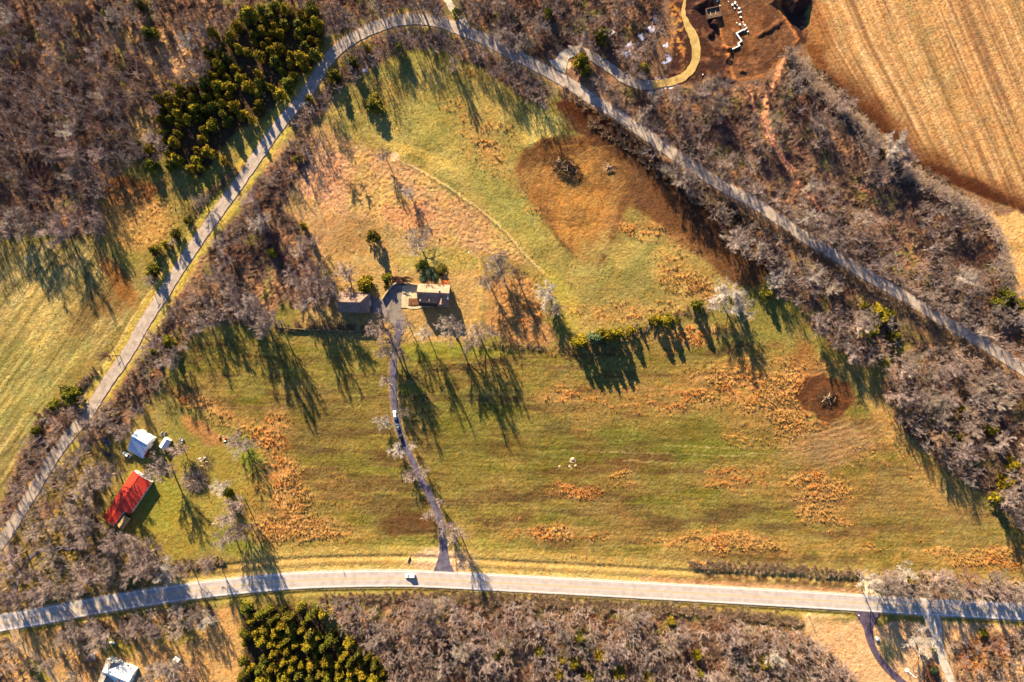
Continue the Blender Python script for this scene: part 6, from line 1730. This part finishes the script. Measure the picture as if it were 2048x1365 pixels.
def junk(px, py, label, cols, seed, s=1.0, rz=0.0):
    x, y = W(px, py, .5); q = random.Random(seed)
    r = thing('scrap_heap', label, 'scrap heap', (x, y, ground_z(x, y)), rz)
    for k in range(7):
        a, b = q.uniform(-1.6, 1.6) * s, q.uniform(-1.2, 1.2) * s
        M_ = Matrix.Translation((a, b, 0)) @ Matrix.Rotation(q.uniform(0, 3), 4, 'Z')
        m = MB(); m.box(-.6 * s, .6 * s, -.3 * s, .3 * s, -.1, q.uniform(.3, 1.0), M_); part(q.choice(['crate', 'board', 'drum']), m.mesh('crate', cols[k % len(cols)], bevel=.03), r)
junk(444, 878, 'rusty and white scrap beside the round grey crown', [M_WOODR, M_WHITEP, M_STONE], 1, 1.0)
junk(404, 919, 'white and grey scrap on top of the low branch heap', [M_WHITEP, M_METAL], 2, .8)
junk(363, 882, 'pale scrap at the north side of the bushy tree by the small shed', [M_METAL, M_WHITEP, M_STONE], 3, .8)
junk(326, 868, 'pale scrap behind the little white shed', [M_METAL, M_STONE], 4, .7)
junk(1830, 745, 'pale clods and debris at the corner of the eastern thicket', [M_EARTHW, M_STONE], 5, 1.0)

# --- building site
def block_run(pts, w, h, name, label, cat, mat):
    return path_wall(name, label, cat, pts, w, h, mat, 0, -.3, 'wall_block')
fw_ = thing('foundation_wall', 'zigzag white foundation wall on the building site', 'foundation', (*W(1475, 80), 0))
fo = np.array(W(1475, 80))
fpts = [(1455, 98.5), (1458.5, 96.5), (1461, 101), (1478.5, 92.5), (1475.5, 88), (1482.5, 83), (1472, 68), (1485, 61), (1488, 61), (1494, 55)]
for a_, b_ in zip(fpts[:-1], fpts[1:]):
    A_, B_ = np.array(W(*a_)) - fo, np.array(W(*b_)) - fo
    d = B_ - A_; L = np.linalg.norm(d); ang = math.atan2(d[1], d[0])
    M_ = Matrix.Translation((*A_, 0)) @ Matrix.Rotation(ang, 4, 'Z')
    m = MB(); m.box(-.27 if a_ != fpts[0] else 0, L - .30, -.27, .27, -.6, .7, M_)
    part('wall_block', m.mesh('wall_block', M_WHITEP), fw_)
bs = [(1435, 2), (1440, 11), (1457, 3), (1471, 4), (1465, 9.5), (1475, 10), (1470, 6.5), (1469.5, 16.5), (1478.5, 16.5), (1478, 25), (1482, 23.5), (1482, 34), (1474, 45), (1480, 49), (1487, 43.5), (1488, 48), (1490.5, 50.5), (1416, 35), (1406, 149), (1496, 63)]
first = None
for i, (a_, b_) in enumerate(bs):
    x, y = W(a_, b_, .5)
    if first is None:
        first = thing('block_bundle', 'white bundle of foundation blocks lying on the building site', 'bundle', (x, y, ground_z(x, y)), 0, 'white block bundles on the building site')
        m = MB(); m.box(-.42, .42, -.32, .32, .1, .6); bme = m.mesh('blocks', M_WHITEP, bevel=.03); part('blocks', bme, first)
        m = MB(); m.box(-.46, .46, -.36, .36, -.05, .09); pme_ = m.mesh('pallet', M_POLE); part('pallet', pme_, first)
    else:
        t = first.copy(); link(t); t.location = (x, y, ground_z(x, y)); t.rotation_euler = (0, 0, rng.uniform(0, 3)); t.scale = (rng.uniform(.6, 1.3),) * 3
        for c_ in list(first.children):
            k = c_.copy(); link(k); k.parent = t
x, y = W(1427, 26, 1)
fb = thing('foundation_form', 'dark timber foundation form with two pale beams on the building site', 'foundation', (x, y, ground_z(x, y) - .1), math.radians(12))
for nm, (x0, x1, y0, y1) in zip(['board'] * 4, [(-3.6, 3.6, 2.2, 2.6), (-3.6, 3.6, -2.6, -2.2), (-3.6, -3.2, -2.2, 2.2), (3.2, 3.6, -2.2, 2.2)]):
    m = MB(); m.box(x0, x1, y0, y1, -.5, 2.0); part('board', m.mesh('board', M_DARKW), fb)
m = MB(); m.box(-3.2, 3.2, -2.2, 2.2, -.5, 1.2); part('fill', m.mesh('fill', noisy('site_soil', (.10, .06, .05), (.16, .10, .075), 2)), fb)
for u_ in (-1.5, 1.1):
    m = MB(); m.box(u_ - .1, u_ + .1, -1.2, .7, 1.2, 1.5); part('beam', m.mesh('beam', M_EARTHW), fb)
# tan boulders in the field
for i, (a_, b_, r_, lb) in enumerate([(1145, 919, 1.0, 'largest pale boulder in the little cluster on the southern meadow'), (1139, 934, .5, 'small pale boulder below the largest one in the meadow cluster'), (1151, 932, .55, 'pale boulder east of the largest one in the meadow cluster'), (1119, 933, .45, 'single pale boulder west of the meadow cluster')]):
    x, y = W(a_, b_)
    q = random.Random(i); m = MB(); n_ = 9; vs = []
    for j, (zz, rr) in enumerate([(-.3, .8), (.15, 1.0), (.4, .75), (.55, .3)]):
        for k in range(n_):
            a = k / n_ * 6.283; rk = rr * r_ * q.uniform(.8, 1.15); vs.append((math.cos(a) * rk, math.sin(a) * rk, zz * r_ * 1.1))
    fs = [(j * n_ + k, j * n_ + (k + 1) % n_, (j + 1) * n_ + (k + 1) % n_, (j + 1) * n_ + k) for j in range(3) for k in range(n_)] + [tuple(range(3 * n_, 4 * n_))]
    m.add(vs, fs); o = bpy.data.objects.new('boulder', m.mesh('boulder', noisy('tan_rock', (.5, .33, .22), (.6, .42, .3), 2))); o.location = (x, y, ground_z(x, y)); link(o); tag(o, lb, 'boulder')
